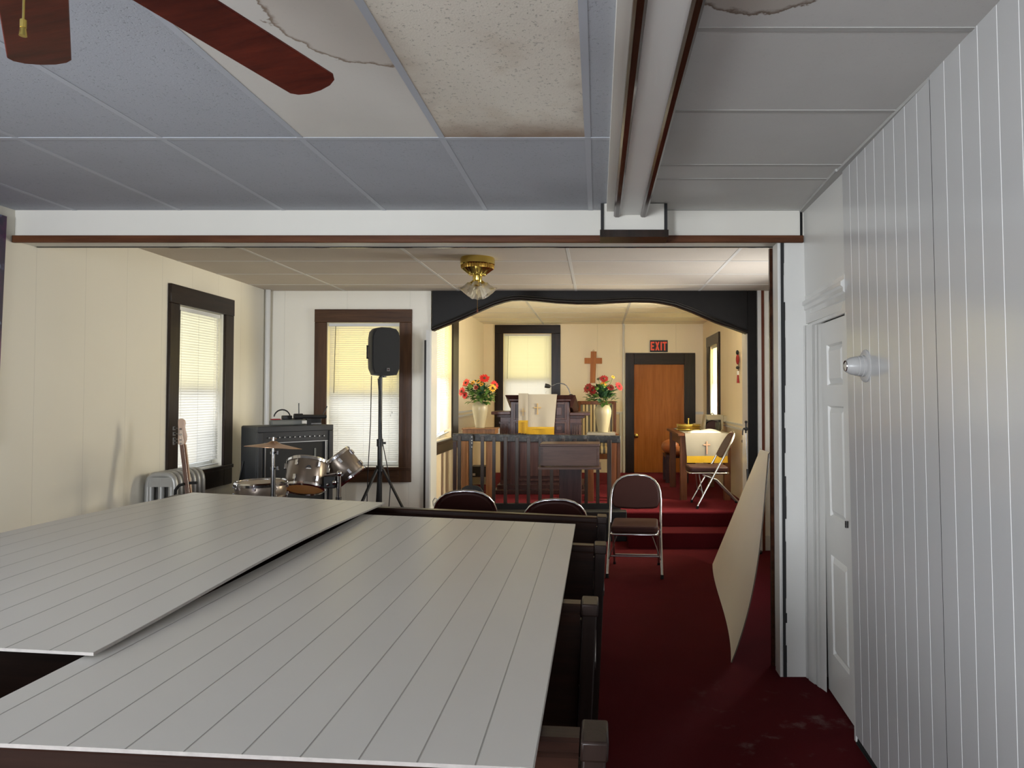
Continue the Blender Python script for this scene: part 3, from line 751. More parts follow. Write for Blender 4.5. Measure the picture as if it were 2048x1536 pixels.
b = MB(); dl = .70
b.tbox(dT, 0, dl, -.04, -.0145, .015, zd)
za_ = [.22, at_x(1660, 1115, 1.13).z, at_x(1667, 1040, 1.13).z, at_x(1667, 812, 1.13).z, at_x(1667, 770, 1.13).z, at_x(1667, 686, 1.13).z]
for s_a, s_b in ((0, .10), (.365, .465), (.685, dl)): b.tbox(dT, s_a, s_b, -.0145, 0, .015, zd)
for z_a, z_b in ((.015, za_[0]), (za_[1], za_[2]), (za_[3], za_[4]), (za_[5], zd)):
    for s_a, s_b in ((.10, .365), (.465, .685)): b.tbox(dT, s_a, s_b, -.0145, 0, z_a, z_b)
b.build('door_leaf', 'trim_white', d2, smooth=0)
for (za, zc) in ((at_x(1667, 770, 1.13).z, at_x(1667, 686, 1.13).z), (at_x(1667, 1040, 1.13).z, at_x(1667, 812, 1.13).z), (.22, at_x(1660, 1115, 1.13).z)):
    for s, w_ in ((.10, .265), (.465, .22)):
        m = MB(); bev = .034; g_ = .009
        A = [dT(s + g_, -.0135, za + g_), dT(s + w_ - g_, -.0135, za + g_), dT(s + w_ - g_, -.0135, zc - g_), dT(s + g_, -.0135, zc - g_)]; B = [dT(s + bev, -.001, za + bev), dT(s + w_ - bev, -.001, za + bev), dT(s + w_ - bev, -.001, zc - bev), dT(s + bev, -.001, zc - bev)]
        C = [dT(s, 0, za), dT(s + w_, 0, za), dT(s + w_, 0, zc), dT(s, 0, zc)]
        m.add(C + A + B, [(0, 1, 5, 4), (1, 2, 6, 5), (2, 3, 7, 6), (3, 0, 4, 7), (4, 5, 9, 8), (5, 6, 10, 9), (6, 7, 11, 10), (7, 4, 8, 11), (8, 9, 10, 11)])
        m.build('door_panel', 'trim_white', d2, smooth=0)
k = at_x(1697, 1047, wx(3.26, 1) + .0)
MB().box(k.x - .012, k.x, k.y, k.y + .012, k.z - .02, k.z + .01).build('door_latch', 'chrome_dark', d2)
# jamb and casing between the stub wall and the door
b = MB(); c0 = at_y(1608, 900, YH).x; c1 = wx(YD1, 1) + .03
def cas(fa, fb, proud):
    return [(c0 + (c1 - c0) * fa, YH - (YH - YD1) * fa - proud, 0), (c0 + (c1 - c0) * fb, YH - (YH - YD1) * fb - proud, 0), (c0 + (c1 - c0) * fb + .02, YH - (YH - YD1) * fb + .06, 0), (c0 + (c1 - c0) * fa + .01, YH - (YH - YD1) * fa + .06, 0)]
for fa, fb, pr in ((0, .10, .006), (.10, .40, .026), (.40, .52, .010), (.52, .64, .024), (.64, 1.0, .014)):
    q = cas(fa, fb, pr); b.hexa(q + [(x, y, zd + .01) for x, y, z in q])
struct(b.build('trim_19', 'trim_white', base=False, smooth=25), 'grooved white casing left of the closet door', 'trim')
b = MB().tbox(dT, YD1 - YP - .012, YD1 - YP + .01, 0, .03, 0.0, zd)
struct(b.build('trim_20', 'trim_white', base=False), 'white stop strip at the edge of the panelling', 'trim')
b = MB(); b.hexa([(wx(-3, 0) - .0, -3, 0.001), (wx(-3, 0) + .1, -3, .001), (wx(YP, 0) + .1, YP, .001), (wx(YP, 0) - .0, YP - .02, .001), (wx(-3, 0) + .004, -3, .029), (wx(-3, 0) + .1, -3, .029), (wx(YP, 0) + .1, YP, .029), (wx(YP, 0) + .004, YP - .02, .029)])
b.hexa([(wx(-3, 0) - .07, -3, 0.001), (wx(-3, 0), -3, .001), (wx(YP, 0), YP - .02, .001), (wx(YP, 0) - .005, YP - .02, .001), (wx(-3, 0) - .07, -3, .006), (wx(-3, 0), -3, .006), (wx(YP, 0), YP - .02, .006), (wx(YP, 0) - .005, YP - .02, .006)])
struct(b.build('baseboard_gap', 'black_gap', base=False, smooth=0), 'black gap under the grooved panelling', 'gap')
# wall behind the camera
TR, _ = wallstrip('wall_rear', (1.6, -3.1), (-3.5, -3.1), -.05, ZC + .02, [(1.2, 2.2, .85, 2.2), (3.3, 4.3, .85, 2.2)], TH, 'wall_cream_x', 'cream wall behind the camera', face=-1)
for k, (T_, s, lab) in enumerate(((TLn, 3.1 - 2.2, 'added unseen window on the left wall behind the camera'), (TLn, 3.1 + .2, 'added unseen window on the left wall beside the camera'), (TR, 1.2, 'added unseen window in the rear wall nearer the aisle'), (TR, 3.3, 'added unseen window in the rear wall nearer the left corner'))):
    make_window(6 + k, T_, (s - .1, s + 1.1, .7, 2.34), (s, s + 1.0, .85, 2.2), 'dark_wood', lab, (26, 62, 70, 430)[k], COOL, 'pane_clear')  # none of these windows is seen, added to light the front room

# ------------------------------------------------------------------ ceilings
def bars_ceiling(name, label, z, quads, bars, mats, barmat_ix):
    b = MB()
    for x0, x1, y0, y1, m in quads: b.box(x0, x1, y0, y1, z, z + .03, m)
    for x0, x1, y0, y1, m in bars: b.box(x0, x1, y0, y1, z - (.0016 if y1 - y0 > x1 - x0 else .0022), z + .002, m)
    struct(b.build(name, mats, base=False, smooth=0), label, 'ceiling')
XG = [XL0 - .1, -2.83, -2.26, -1.70, -1.155, -.605, -.038, .11]
YG = [-3.1, -1.78, -.62, .52, 1.66, 2.80, YH + .01]
tiles = []
for i in range(len(XG) - 1):
    for j in range(len(YG) - 1):
        m = 0
        if j == 4 and i == 5: m = 1
        if j == 4 and i == 4: m = 2
        tiles.append((XG[i], XG[i + 1], YG[j], YG[j + 1], m))
YR = [-3.1, -1.8, -.6, .0, .65, 1.3] + [at_z(1500, y, ZC).y for y in (58, 222, 330, 358)] + [YH + .01]
for j in range(len(YR) - 1): tiles.append((.11, 1.5, YR[j], YR[j + 1], 3))
bars = []
for x in XG[1:-1]: bars.append((x - .012, x + .012, -3.1, YH, 4))
for y in YG[1:-1]: bars.append((XL0 - .1, .11, y - .012, y + .012, 4))
for y in YR[1:-1]: bars.append((.24, 1.5, y - .011, y + .011, 5))
bars.append((.24, 1.5, YH - .02, YH, 5))
bars_ceiling('ceiling', 'painted suspended ceiling of the front room with one stained cream tile', ZC, tiles, bars, ['tile_blue', 'tile_stained', 'tile_light', 'tile_grey', 'bar_blue', 'bar_grey'], 4)
b = MB(); 
for (ya, yb2) in ((-3.0, YP), (YP, YH)):
    b.hexa([(wx(ya, ZC) - .03, ya, ZC - .012), (wx(ya, ZC) + .02, ya, ZC - .012), (wx(yb2, ZC) + .02, yb2, ZC - .012), (wx(yb2, ZC) - .022, yb2, ZC - .012), (wx(ya, ZC) - .03, ya, ZC), (wx(ya, ZC) + .02, ya, ZC), (wx(yb2, ZC) + .02, yb2, ZC), (wx(yb2, ZC) - .022, yb2, ZC)])
struct(b.build('trim_21', 'bar_grey', base=False), 'grey angle along the right edge of the ceiling', 'trim')
xm = [at_y(x, 575, YA).x for x in (690, 917, 1152, 1398)]; stp = (xm[3] - xm[0]) / 3
XGm = [-3.5, xm[0] - stp] + xm + [1.95]; ym = [at_z(1150, y, ZM).y for y in (522, 548, 569)]
YGm = [YH + .1, at_z(1150, 492, ZM).y] + ym + [YA + .05]
tiles = [(XGm[i], XGm[i + 1], YGm[j], YGm[j + 1], 0) for i in range(len(XGm) - 1) for j in range(len(YGm) - 1)]
bars = [(x - .012, x + .012, YH + .1, YA, 1) for x in XGm[1:-1]] + [(XGm[0], 1.95, y - .012, y + .012, 1) for y in YGm[1:-1]]
bars_ceiling('ceiling_middle', 'white tiled ceiling of the middle room', ZM, tiles, bars, ['tile_white', 'bar_white'], 1)
xd = [at_y(x, 645, YB).x for x in (1087, 1245)]; stp = xd[1] - xd[0]
XGd = [XDL - .2, xd[0] - stp + .2, xd[0], xd[1], XDR + .2]; YGd = [yb0 - .3, 7.9, 8.5, 9.1, 9.7, 10.3, 10.85, YB + .1]
tiles = [(XGd[i], XGd[i + 1], YGd[j], YGd[j + 1], 0) for i in range(len(XGd) - 1) for j in range(len(YGd) - 1)]
bars = [(x - .015, x + .015, yb0 - .3, YB, 1) for x in XGd[1:-1]] + [(XGd[0], XGd[-1], y - .012, y + .012, 1) for y in YGd[1:-1]]
bars_ceiling('ceiling_platform', 'cream tiled ceiling over the platform', ZD, tiles, bars, ['tile_warm', 'bar_white'], 1)
b = MB().box(-3.5, 2, YA + AT - .02, YA + AT, ZM, ZD + .1)
struct(b.build('wall_over_arch', 'wall_cream_x', base=False), 'cream wall strip above the arch on the platform side', 'wall')
# ---- boxed ceiling beam with its dark rails and the bracket on the header
p0 = at_y(1235, 437, 3.72); zbm = p0.z + .012
bx = lambda px, py: at_z(px, py, zbm)
e0, e1 = bx(1234, 436), bx(1289, 436)
X0b, X1b = (bx(1266, 1).x + e0.x) / 2, (bx(1404, 1).x + e1.x) / 2
b = MB().box(X0b, X1b, -3.0, e0.y - .012, zbm + .012, ZC + .01)
beam = struct(b.build('ceiling_beam', 'trim_white', base=False, bevel=.004), 'boxed white ceiling beam running toward the header', 'beam')
MB().box(X0b - .045, X0b - .002, -3.0, e0.y, zbm + .03, ZC).build('beam_side', 'header_white', beam)
for xa, xb_ in ((X0b - .008, X0b + .026), (X1b - .022, X1b + .010)):
    m = MB(); sec = [(xa, zbm + .05), (xa, zbm + .006), (xa + .008, zbm), (xb_ - .008, zbm), (xb_, zbm + .006), (xb_, zbm + .05)]
    m.prism([(x, -3.0, z) for x, z in sec], (0, e0.y + 3.0, 0)); m.build('beam_rail', 'trim_brown_y', beam, smooth=25)
c0, c1 = at_y(1203, 405, 3.74), at_y(1333, 405, 3.74); cl = at_y(1203, 461, 3.74)
b = MB().box(c0.x, c1.x, 3.745, YH - .024, cl.z, ZC - .005)
br = struct(b.build('beam_bracket', 'header_white', base=False), 'white bracket box on the header at the end of the ceiling beam', 'bracket')
m = MB().box(c0.x - .004, c0.x + .012, 3.735, 3.7445, cl.z, ZC - .006).box(c1.x - .012, c1.x + .004, 3.735, 3.7445, cl.z, ZC - .006); m.build('bracket_edge', 'black_flat', br)
cl2 = at_y(1203, 474, 3.72)
m = MB().box(c0.x - .008, c1.x + .008, 3.715, YH - .026, cl2.z, cl.z - .001); m.build('bracket_ledge', 'dark_wood', br)
# ================================================================== THINGS: front room
# ---- loose panel sheets lying over the pews
SU = 12.0 * 0.0985
def sheet(name, label, fn, su, n=(24, 40), mats=('sheet', 'sheet_edge'), thick=(0, 0, -.007), group=None, uoff=0):
    b = MB(); b.grid(fn, n[0], n[1], thick, 0, 1, su, 2.44)
    o = b.build(name, list(mats), smooth=50); return tag(o, label, 'panel', group)
BR = at_z(1151, 1048, .872); FLp = at_z(0, 1495, .906); YF = FLp.y
XA0, XA1 = BR.x, -1.145
def fA(u, v):
    x = XA0 + (XA1 - XA0) * u; y = YF + (BR.y - YF) * v
    sag = -.004 * math.sin(math.pi * v) * (0.4 + .6 * u)
    return (x, y, .872 + .0455 * (XA0 - x) + sag * .8)
sheet('panel_sheet', 'grooved white panel sheet lying across the pews beside the aisle', fA, 10.55 * .0985)
zBr = .937
b0 = at_z(770, 1005, zBr); b1 = at_z(187, 1310, .925); b2 = at_z(380, 985, .99)
def fB(u, v):
    y = b1.y + (b0.y - b1.y) * v
    xr = b1.x + (b0.x - b1.x) * v; xl = b2.x - .02 * (1 - v)
    x = xr + (xl - xr) * u
    z = .930 + .007 * v + .022 * math.sin(math.pi * v) ** 1.5 * (1 - u * .6) + .053 * u + .010 * math.sin(math.pi * v * 1.1) * u
    if v > .86: z += (.93 - abs(v - .93)) * 0
    return (x, y + (.02 * u if v > .999 else 0), z)
sheet('panel_sheet', 'grooved white panel sheet lying across the pews nearer the left wall', fB, 10.6 * .0985)
# leaning sheet
CBX, CBY, CDX = (.2938, -.4706, .4470, .7477), (0, .0595, 2.2984, 4.1023), (.1785, -.4576, .5402, 0)
def cubic(c, t): return ((c[0] * t + c[1]) * t + c[2]) * t + c[3]
def fC(u, v):
    bx_, by_ = cubic(CBX, v), cubic(CBY, v); dx, dy, z = cubic(CDX, u), .2 * u, 1.152 * u
    k = v; dx2 = dx * (1 - k) + (.43 * u) * k; dy2 = dy * (1 - k) + 0.0; z2 = z * (1 - k) + (1.02 * u) * k
    return (bx_ + dx2, by_ + dy2, z2 + .0015)
b = MB(); b.grid(fC, 24, 30, (.007, 0, 0), 0, 1, 1.2, 2.44, back=2)
tag(b.build('panel_sheet', ['sheet_plain', 'concrete_back', 'concrete_back'], smooth=60), 'bowed cream sheet standing on the carpet leaning against the jamb', 'panel')

# ---- pews
def make_pew(name, label, Y, first=None):
    root = thing(name, label, 'pew', (.0, Y, 0), (0, .0455, 0), 'dark wooden pews in rows under the panel sheets')
    L = 2.32; x1 = .012; x0 = x1 - L; H = .852
    MB().box(x0 + .05, x1 - .05, 0, .03, .12, H - .05).build('back_panel', 'pew_panel', root, local=True)
    m = MB(); sec = [(-.018, H - .062), (-.018, H - .03), (-.008, H - .024), (-.008, H - .006), (.0, H), (.045, H), (.05, H - .062)]
    m.prism([(x0 + .055, y, z) for y, z in sec], (L - .11, 0, 0)); m.build('top_rail', 'pew_wood', root, local=True, smooth=25)
    MB().box(x0 + .05, x1 - .05, .03, .44, .40, .435).build('seat', 'pew_wood', root, local=True, bevel=.006)
    MB().box(x0 + .05, x1 - .05, .34, .36, .10, .40).build('seat_front', 'pew_panel', root, local=True)
    for xa in (x0, x1 - .052):
        m = MB(); pr = [(-.03, 0.0), (-.03, H), (.055, H), (.075, .70), (.14, .62), (.46, .60), (.47, .56), (.44, .50), (.45, 0.0)]
        m.prism([(xa + .004, y, z) for y, z in pr], (.044, 0, 0))
        e = m.build('pew_end', 'pew_end', root, local=True, bevel=.004)
        m = MB().box(xa, xa + .052, -.036, .062, H - .028, H + .010); m.build('end_cap', 'pew_end', e, local=True, bevel=.005)
        m = MB().box(xa - .003, xa + .055, .13, .475, .601, .63); m.build('arm_cap', 'pew_end', e, local=True, bevel=.006)
    return root
py = [at_z(1205, 1036, .85).y, at_z(1180, 1093, .85).y, at_z(1150, 1210, .85).y, 1.385]
make_pew('pew', 'foremost dark wooden pew, its top rail clear of the sheets', py[0])
for y, lab in zip(py[1:], ('dark wooden pew right behind the foremost one', 'dark wooden pew third from the platform', 'dark wooden pew closest to the camera, under the sheet edge')):
    p = dup(bpy.data.objects['pew'], (-.012 if y > 3 else -.048 if y > 2 else -.03, y, 0), (0, .0455, 0), lab)

# ---- folding chairs (origin on the floor, facing -Y)
def make_chair(label, loc, rz):
    root = thing('folding_chair', label, 'chair', loc, rz, 'maroon padded folding chairs')
    W = .215; m = MB()
    foot, slope = Vector((0, -.235, .012)), Vector((0, .425, .79))
    pt = lambda x, k: Vector((x, foot.y + slope.y * k, foot.z + slope.z * k))
    path = [pt(-W - .01, 0), pt(-W, .4), pt(-W, .66)]
    n = 12
    for i in range(n + 1):
        a = math.pi - math.pi * i / n
        path.append(pt(W * math.copysign(abs(math.cos(a)) ** .8, math.cos(a)), .74 + .255 * math.sin(a) ** .8 if math.sin(a) > 0 else .74))
    path += [pt(W, .66), pt(W, .4), pt(W + .01, 0)]
    m.tube(path, .0115, 10); m.build('frame', 'chrome', root, local=True, smooth=60)
    m = MB()
    rear = [Vector((-.185, -.17, .355)), Vector((-.19, -.02, .30)), Vector((-.195, .26, .012))]
    for sx in (-1, 1): m.tube([Vector((p.x * -sx, p.y, p.z)) for p in rear], .010, 8)
    m.tube([(-.193, .17, .105), (.193, .17, .105)], .007, 8)
    m.build('rear_legs', 'steel', root, local=True, smooth=60)
    m = MB(); m.tube([pt(-W, .19), pt(W, .19)], .006, 8); m.tube([pt(-W - .003, .15), Vector((-.14, -.2, .355))], .005, 6); m.tube([pt(W + .003, .15), Vector((.14, -.2, .355))], .005, 6)
    m.build('braces', 'steel', root, local=True)
    m = MB(); out = []
    for cx, cy, a0 in ((.152, -.27, -90), (.152, .07, 0), (-.152, .07, 90), (-.152, -.27, 180)):
        for i in range(6):
            a = R(a0 + 90 * i / 5); out.append((cx + .04 * math.cos(a), cy + .04 * math.sin(a)))
    m.prism([(x, y, .380) for x, y in out], (0, 0, .056)); m.build('seat', 'vinyl', root, local=True, smooth=40, bevel=.014)
    m = MB(); m.tube([Vector((x * .985, y * .985 - .002, .369)) for x, y in out], .011, 8, closed=True)
    m.box(-.19, .19, -.26, .06, .362, .3795, 0); m.build('seat_rim', 'chrome', root, local=True, smooth=60)
    m = MB(); pts = []
    for i in range(15):
        a = math.pi - math.pi * i / 14; c, s = math.cos(a), math.sin(a)
        pts.append((.203 * math.copysign(abs(c) ** .8, c), .74 + .243 * max(s, 0) ** .8))
    pts += [(.200, .70), (.185, .665), (.15, .655), (0, .648), (-.15, .655), (-.185, .665), (-.200, .70)]
    nrm = Vector((0, slope.z, -slope.y)).normalized()
    m.prism([pt(x, k) - nrm * .016 for x, k in pts], nrm * .030); m.build('backrest', 'vinyl', root, local=True, smooth=40, bevel=.010)
    for sx in (-1, 1):
        q = pt(sx * (W + .01), 0); m = MB().cyl(q + Vector((0, 0, -.012)), q + Vector((0, .008, .02)), .0145, 10); m.build('foot_cap', 'rubber', root, local=True)
        m = MB().cyl((sx * .195, .262, 0), (sx * .195, .252, .022), .013, 10); m.build('foot_cap', 'rubber', root, local=True)
    return root
fl, fr = at_z(1217, 1153, 0), at_z(1322, 1161, 0); c = (fl + fr) / 2; ang = .3 * math.atan2(fr.y - fl.y, fr.x - fl.x)
dirv = Vector((-math.sin(ang), math.cos(ang), 0)); c2 = c + dirv * .235
ch = make_chair('maroon padded folding chair standing open in the aisle before the steps', (c2.x, c2.y, 0), ang)
def back_chair(px0, px1, pytop, label, rz):
    Zt = .80; pc = at_z((px0 + px1) / 2, pytop, Zt + .0); rot = rz + math.pi
    off_ = Vector((math.sin(rot) * -.19, math.cos(rot) * .19, 0)); fz = floor_z(pc.x)
    return dup(ch, (pc.x - off_.x, pc.y - off_.y, fz - .0), rot, label)
back_chair(866, 990, 994, 'folding chair behind the foremost pew nearer the loudspeaker, only its rounded back showing', .05)
back_chair(1047, 1173, 1003, 'folding chair behind the foremost pew next to the aisle, only its rounded back showing', .03)
fn, ff = at_z(1394, 1018, PF), at_z(1383, 1005, PF)
c = (fn + ff) / 2; dup(ch, (c.x + .235, c.y, PF), -R(90) + .0, 'folding chair on the platform in front of the white draped table')

# ---- ceiling fan
ZF = 2.25
tA0, tA1 = at_z(350, 0, ZF), at_z(627, 172, ZF); tB = at_z(78, 120, ZF)
dA = (tA1 - tA0).normalized(); pB0 = at_z(62, 0, ZF)
hub = Vector((-.885, 1.10, ZF))
root = thing('ceiling_fan', 'ceiling fan with reddish brown wooden blades near the ceiling', 'fan', (hub.x, hub.y, ZC - .001))
m = MB().lathe([(.05, -.13), (.11, -.125), (.13, -.09), (.13, -.05), (.09, -.02), (.085, 0)], (hub.x, hub.y, ZC), 28); m.build('motor', 'brass_dull', root)
m = MB().lathe([(.0, -.33), (.05, -.325), (.055, -.27), (.075, -.26), (.075, -.2), (.04, -.19), (.04, -.12)], (hub.x, hub.y, ZC), 24); m.build('switch_housing', 'brass_dull', root)
def blade(ang, reach, w0=.110, w1=.127, pitch=R(-13)):
    rot = Rm(z=ang); pts = []
    r0 = .17
    pts += [(r0, -w0 / 2), (reach - .035, -w1 / 2)]
    for i in range(1, 6):
        a = -math.pi / 2 + math.pi * i / 6; pts.append((reach - .045 + .045 * math.cos(a) ** .7, w1 / 2 * math.sin(a) * .97))
    pts += [(reach - .035, w1 / 2), (r0, w0 / 2)]
    tilt = Matrix.Rotation(pitch, 3, 'X'); m = MB()
    P = [hub + rot @ (tilt @ Vector((x, y, 0))) for x, y in pts]
    m.prism(P, rot @ (tilt @ Vector((0, 0, .007)))); o = m.build('blade', 'fan_wood', root, smooth=0, bevel=.002)
    m = MB(); p0 = hub + rot @ Vector((.09, 0, .03)); p1 = hub + rot @ Vector((.24, 0, .012)); m.bar(p0, p1, .035, .007)
    m.build('blade_iron', 'brass_dull', o)
aA = math.atan2(tA1.y - hub.y, tA1.x - hub.x); aB = math.atan2(tB.y - hub.y, tB.x - hub.x)
rA = (Vector((tA1.x, tA1.y)) - hub.xy).length + .02; rB = (Vector((tB.x, tB.y)) - hub.xy).length
blade(aA, rA + .008); blade(aB - R(.2), rB + .03, .108, .117)
for k in range(1, 5): blade(aB + (2 * math.pi - (aB - aA)) * k / 5, rA)
fb = at_y(46, 72, hub.y); ft = at_y(47, 40, hub.y)
m = MB().tube([(fb.x, hub.y, ZC - .30), (fb.x, hub.y, ft.z)], .0016, 6); o = m.build('pull_chain', 'brass', root)
m = MB().cyl((fb.x, hub.y, ft.z), (fb.x, hub.y, ft.z - .012), .0045, 10).cyl((fb.x, hub.y, ft.z - .012), (fb.x, hub.y, fb.z), .0038, 10, r1=.0055); m.build('chain_fob', 'brass', o)

# ---- brass ceiling light of the middle room
cpos = at_z(955, 514, ZM); cy = 5.35; cx = at_y(955, 560, cy).x
zz = lambda p: at_y(955, p, cy).z
root = thing('ceiling_light', 'brass ceiling light with ruffled glass shades and a pull chain', 'lamp', (cx, cy, ZM - .001))
m = MB().lathe([(.123, 0), (.128, zz(520) - ZM), (.127, zz(529) - ZM), (.12, zz(531) - ZM)], (cx, cy, ZM), 40); m.build('canopy', 'brass', root)
m = MB().lathe([(.118, zz(529) - ZM), (.121, zz(532) - ZM), (.118, zz(538) - ZM)], (cx, cy, ZM), 72, wob=lambda a, z: 1 + .02 * math.cos(36 * a)); m.build('pierced_band', 'brass_dull', root)
m = MB().lathe([(.117, zz(537) - ZM), (.064, zz(549) - ZM), (.06, zz(551) - ZM), (.035, zz(552) - ZM)], (cx, cy, ZM), 48, wob=lambda a, z: 1 + .03 * (1 if math.cos(24 * a) > 0 else -1)); m.build('ribbed_bowl', 'brass', root, smooth=20)
m = MB().lathe([(.036, zz(551) - ZM), (.034, zz(562) - ZM), (.03, zz(566) - ZM), (.001, zz(567) - ZM)], (cx, cy, ZM), 24); m.build('switch_cup', 'brass', root)
for k in range(4):
    a = R(-90 + 90 * k + 4); d = Vector((math.cos(a), math.sin(a), 0)); ax = (d * .62 + Vector((0, 0, -.78))).normalized()
    q = ax.to_track_quat('Z', 'X').to_matrix(); p0 = Vector((cx, cy, zz(564))) + d * .025
    m = MB().lathe([(.018, -.002), (.02, .014), (.024, .018), (.024, .024)], p0, 16, q); arm = m.build('lamp_arm', 'brass', root)
    m = MB().shell([(.02, .02), (.036, .032), (.040, .06), (.048, .085), (.066, .108)], p0, 40, q, wob=lambda a, z: 1 + (.07 * math.cos(10 * a) if z > .1 else .03 * math.cos(10 * a) if z > .08 else 0)); m.build('lamp_shade', 'shade_glass', root, smooth=60)
m = MB().tube([(cx, cy, zz(566)), (cx, cy, zz(618))], .0014, 6); o = m.build('pull_chain', 'brass_dull', root)
m = MB().sphere((cx, cy, zz(622)), (.006, .006, .014), 10, 8); m.build('chain_fob', 'trim_red', o)

# ---- lamp holder on the right wall
yv = at_x(1733, 732, wx(2.97, 1.6)); y0, z0 = yv.y, yv.z; x0 = wx(y0, z0)
root = thing('wall_light_holder', 'round white light fixture with a silver tip sticking out of the panelled wall', 'light fixture', (x0, y0, z0))
RX = Matrix(((0, 0, -1), (0, 1, 0), (1, 0, 0)))
MB().lathe([(.066, .001), (.066, .005), (.062, .008), (.044, .009)], (x0, y0, z0), 36, RX).build('flange', 'fixture_white', root)
MB().lathe([(.043, .008), (.044, .018), (.040, .020), (.041, .034), (.038, .037), (.038, .044), (.035, .062), (.026, .078), (.024, .082)], (x0, y0, z0), 36, RX).build('socket', 'fixture_white', root)
MB().lathe([(.0238, .081), (.022, .085), (.013, .080), (.001, .078)], (x0, y0, z0), 24, RX).build('reflector', 'chrome', root)

# ---- banner on the left front wall
pt0, pt1 = at_x(14, 433, XL0 + .012), at_x(2, 760, XL0 + .012)
b = MB(); zt_, zb_ = pt0.z, 1.25
b.grid(lambda u, v: (XL0 + .012 + .006 * math.sin(9 * u), pt0.y - .9 * u - (.035 * (1 - v)), zb_ + (zt_ - zb_) * v), 16, 4, (-.003, 0, 0))
tag(b.build('hanging_banner', 'banner'), 'purple printed banner hanging at the left edge of the photo', 'banner')
# ================================================================== THINGS: middle room
# ---- loudspeaker on tripod
YS = 6.35
sp = lambda x, y, Y=YS: at_y(x, y, Y)
pc = sp(761, 755); fz = floor_z(pc.x)
root = thing('speaker_stand', 'black tripod stand holding the loudspeaker in front of the window', 'speaker stand', (pc.x, YS, fz))
zc1 = sp(761, 838).z; zc2 = sp(761, 886).z
MB().cyl((pc.x, YS, zc2), (pc.x, YS, sp(761, 753.5).z), .0165, 14).build('upper_pole', 'black', root)
MB().cyl((pc.x, YS, .2 + fz), (pc.x, YS, zc2), .021, 14).build('lower_pole', 'black', root)
MB().cyl((pc.x, YS, zc2 - .03), (pc.x, YS, zc2 + .035), .028, 14).box(pc.x + .02, pc.x + .05, YS - .008, YS + .008, zc2 - .01, zc2 + .01).build('height_clamp', 'black', root)
zh = sp(761, 938).z
MB().cyl((pc.x, YS, zh - .02), (pc.x, YS, zh + .03), .032, 14).build('leg_hub', 'black', root)
for a in (R(-8), R(112), R(232)):
    d = Vector((math.cos(a), math.sin(a), 0)); k = .44
    p0 = Vector((pc.x, YS, zh)) + d * .03; p1 = Vector((pc.x, YS, fz + .02)) + d * k
    l = MB().bar(p0, p1, .026, .014).build('leg', 'black', root)
    MB().sphere(p1, .02, 10, 6).build('leg_foot', 'rubber', l)
    MB().bar(Vector((pc.x, YS, fz + .22)), (p0 + p1) / 2, .016, .006).build('leg_strut', 'black', l)
w = (sp(797, 700).x - sp(733, 700).x); sc_ = Vector((sp(766, 700).x, YS, 0)); zt_, zb_ = sp(766, 656).z, sp(766, 752).z
root = thing('loudspeaker', 'black loudspeaker with a rounded top on the tripod stand', 'loudspeaker', (sc_.x, YS, zb_), R(31))
H = zt_ - zb_; hw = w * .5 * .88
m = MB(); pts = []
def sec(y, k):
    out = []
    for x, z in ((-.80, .02), (-.97, .14), (-1.0, .3), (-1.0, .78), (-.93, .90), (-.74, .97), (-.3, 1.0), (.3, 1.0), (.74, .97), (.93, .90), (1.0, .78), (1.0, .3), (.97, .14), (.80, .02), (.3, 0), (-.3, 0)):
        out.append(Vector((x * hw * k, y, H * (.5 + (z - .5) * (1 - (1 - k) * .5)))))
    return out
S = [sec(-.10, .96), sec(-.085, 1.0), sec(.02, 1.0), sec(.17, .72)]
n = 16
for s in S: m.v.extend(s)
for i in range(3):
    for j in range(n): m.f.append((i * n + j, i * n + (j + 1) % n, (i + 1) * n + (j + 1) % n, (i + 1) * n + j)); m.mi.append(0)
m.f.append(tuple(range(n))); m.f.append(tuple(range(3 * n, 4 * n))); m.mi += [0, 0]
m.build('cabinet', 'black', root, local=True, smooth=40)
g = MB(); g.prism([(p.x * .92, -.108, H * .5 + (p.z - H * .5) * .93) for p in S[0]], (0, .012, 0)); g.build('grille', 'grille', root, local=True)
MB().box(-hw - .014, -hw - .005, .0, .02, H * .36, H * .62).box(-hw - .014, -hw + .004, .0, .02, H * .35, H * .38).box(-hw - .014, -hw + .004, .0, .02, H * .60, H * .63).build('carry_handle', 'black', root, local=True)
MB().box(.006, .03, -.112, -.107, H * .095, H * .155).build('badge', 'steel', root, local=True)
MB().box(.010, .026, -.1135, -.1115, H * .108, H * .142).build('badge_mark', 'maroon', root, local=True)
MB().cyl((.0, .0, -.012), (.0, .0, .01), .03, 14).build('pole_socket', 'black', root, local=True)
b = MB(); q0, q1 = sp(743, 752, YS + .05), sp(733, 985, YS + .2)
b.tube([q0, at_y(741, 850, YS + .1), at_y(735, 960, YS + .16), Vector((q1.x, q1.y, floor_z(q1.x) + .006))], .004, 6)
tag(b.build('speaker_cable', 'black'), 'thin black cable hanging from the loudspeaker down the window', 'cable')
b = MB(); b.tube([at_y(756, 757, YS - .03), at_y(759, 800, YS - .05), at_y(764, 880, YS - .06), at_y(773, 925, YS - .09), at_y(781, 970, YS - .14), Vector((at_y(784, 1020, YS).x, YS - .2, floor_z(-1.8) + .006))], .004, 6)
tag(b.build('speaker_cable', 'black'), 'thin black cable running down along the stand pole', 'cable')

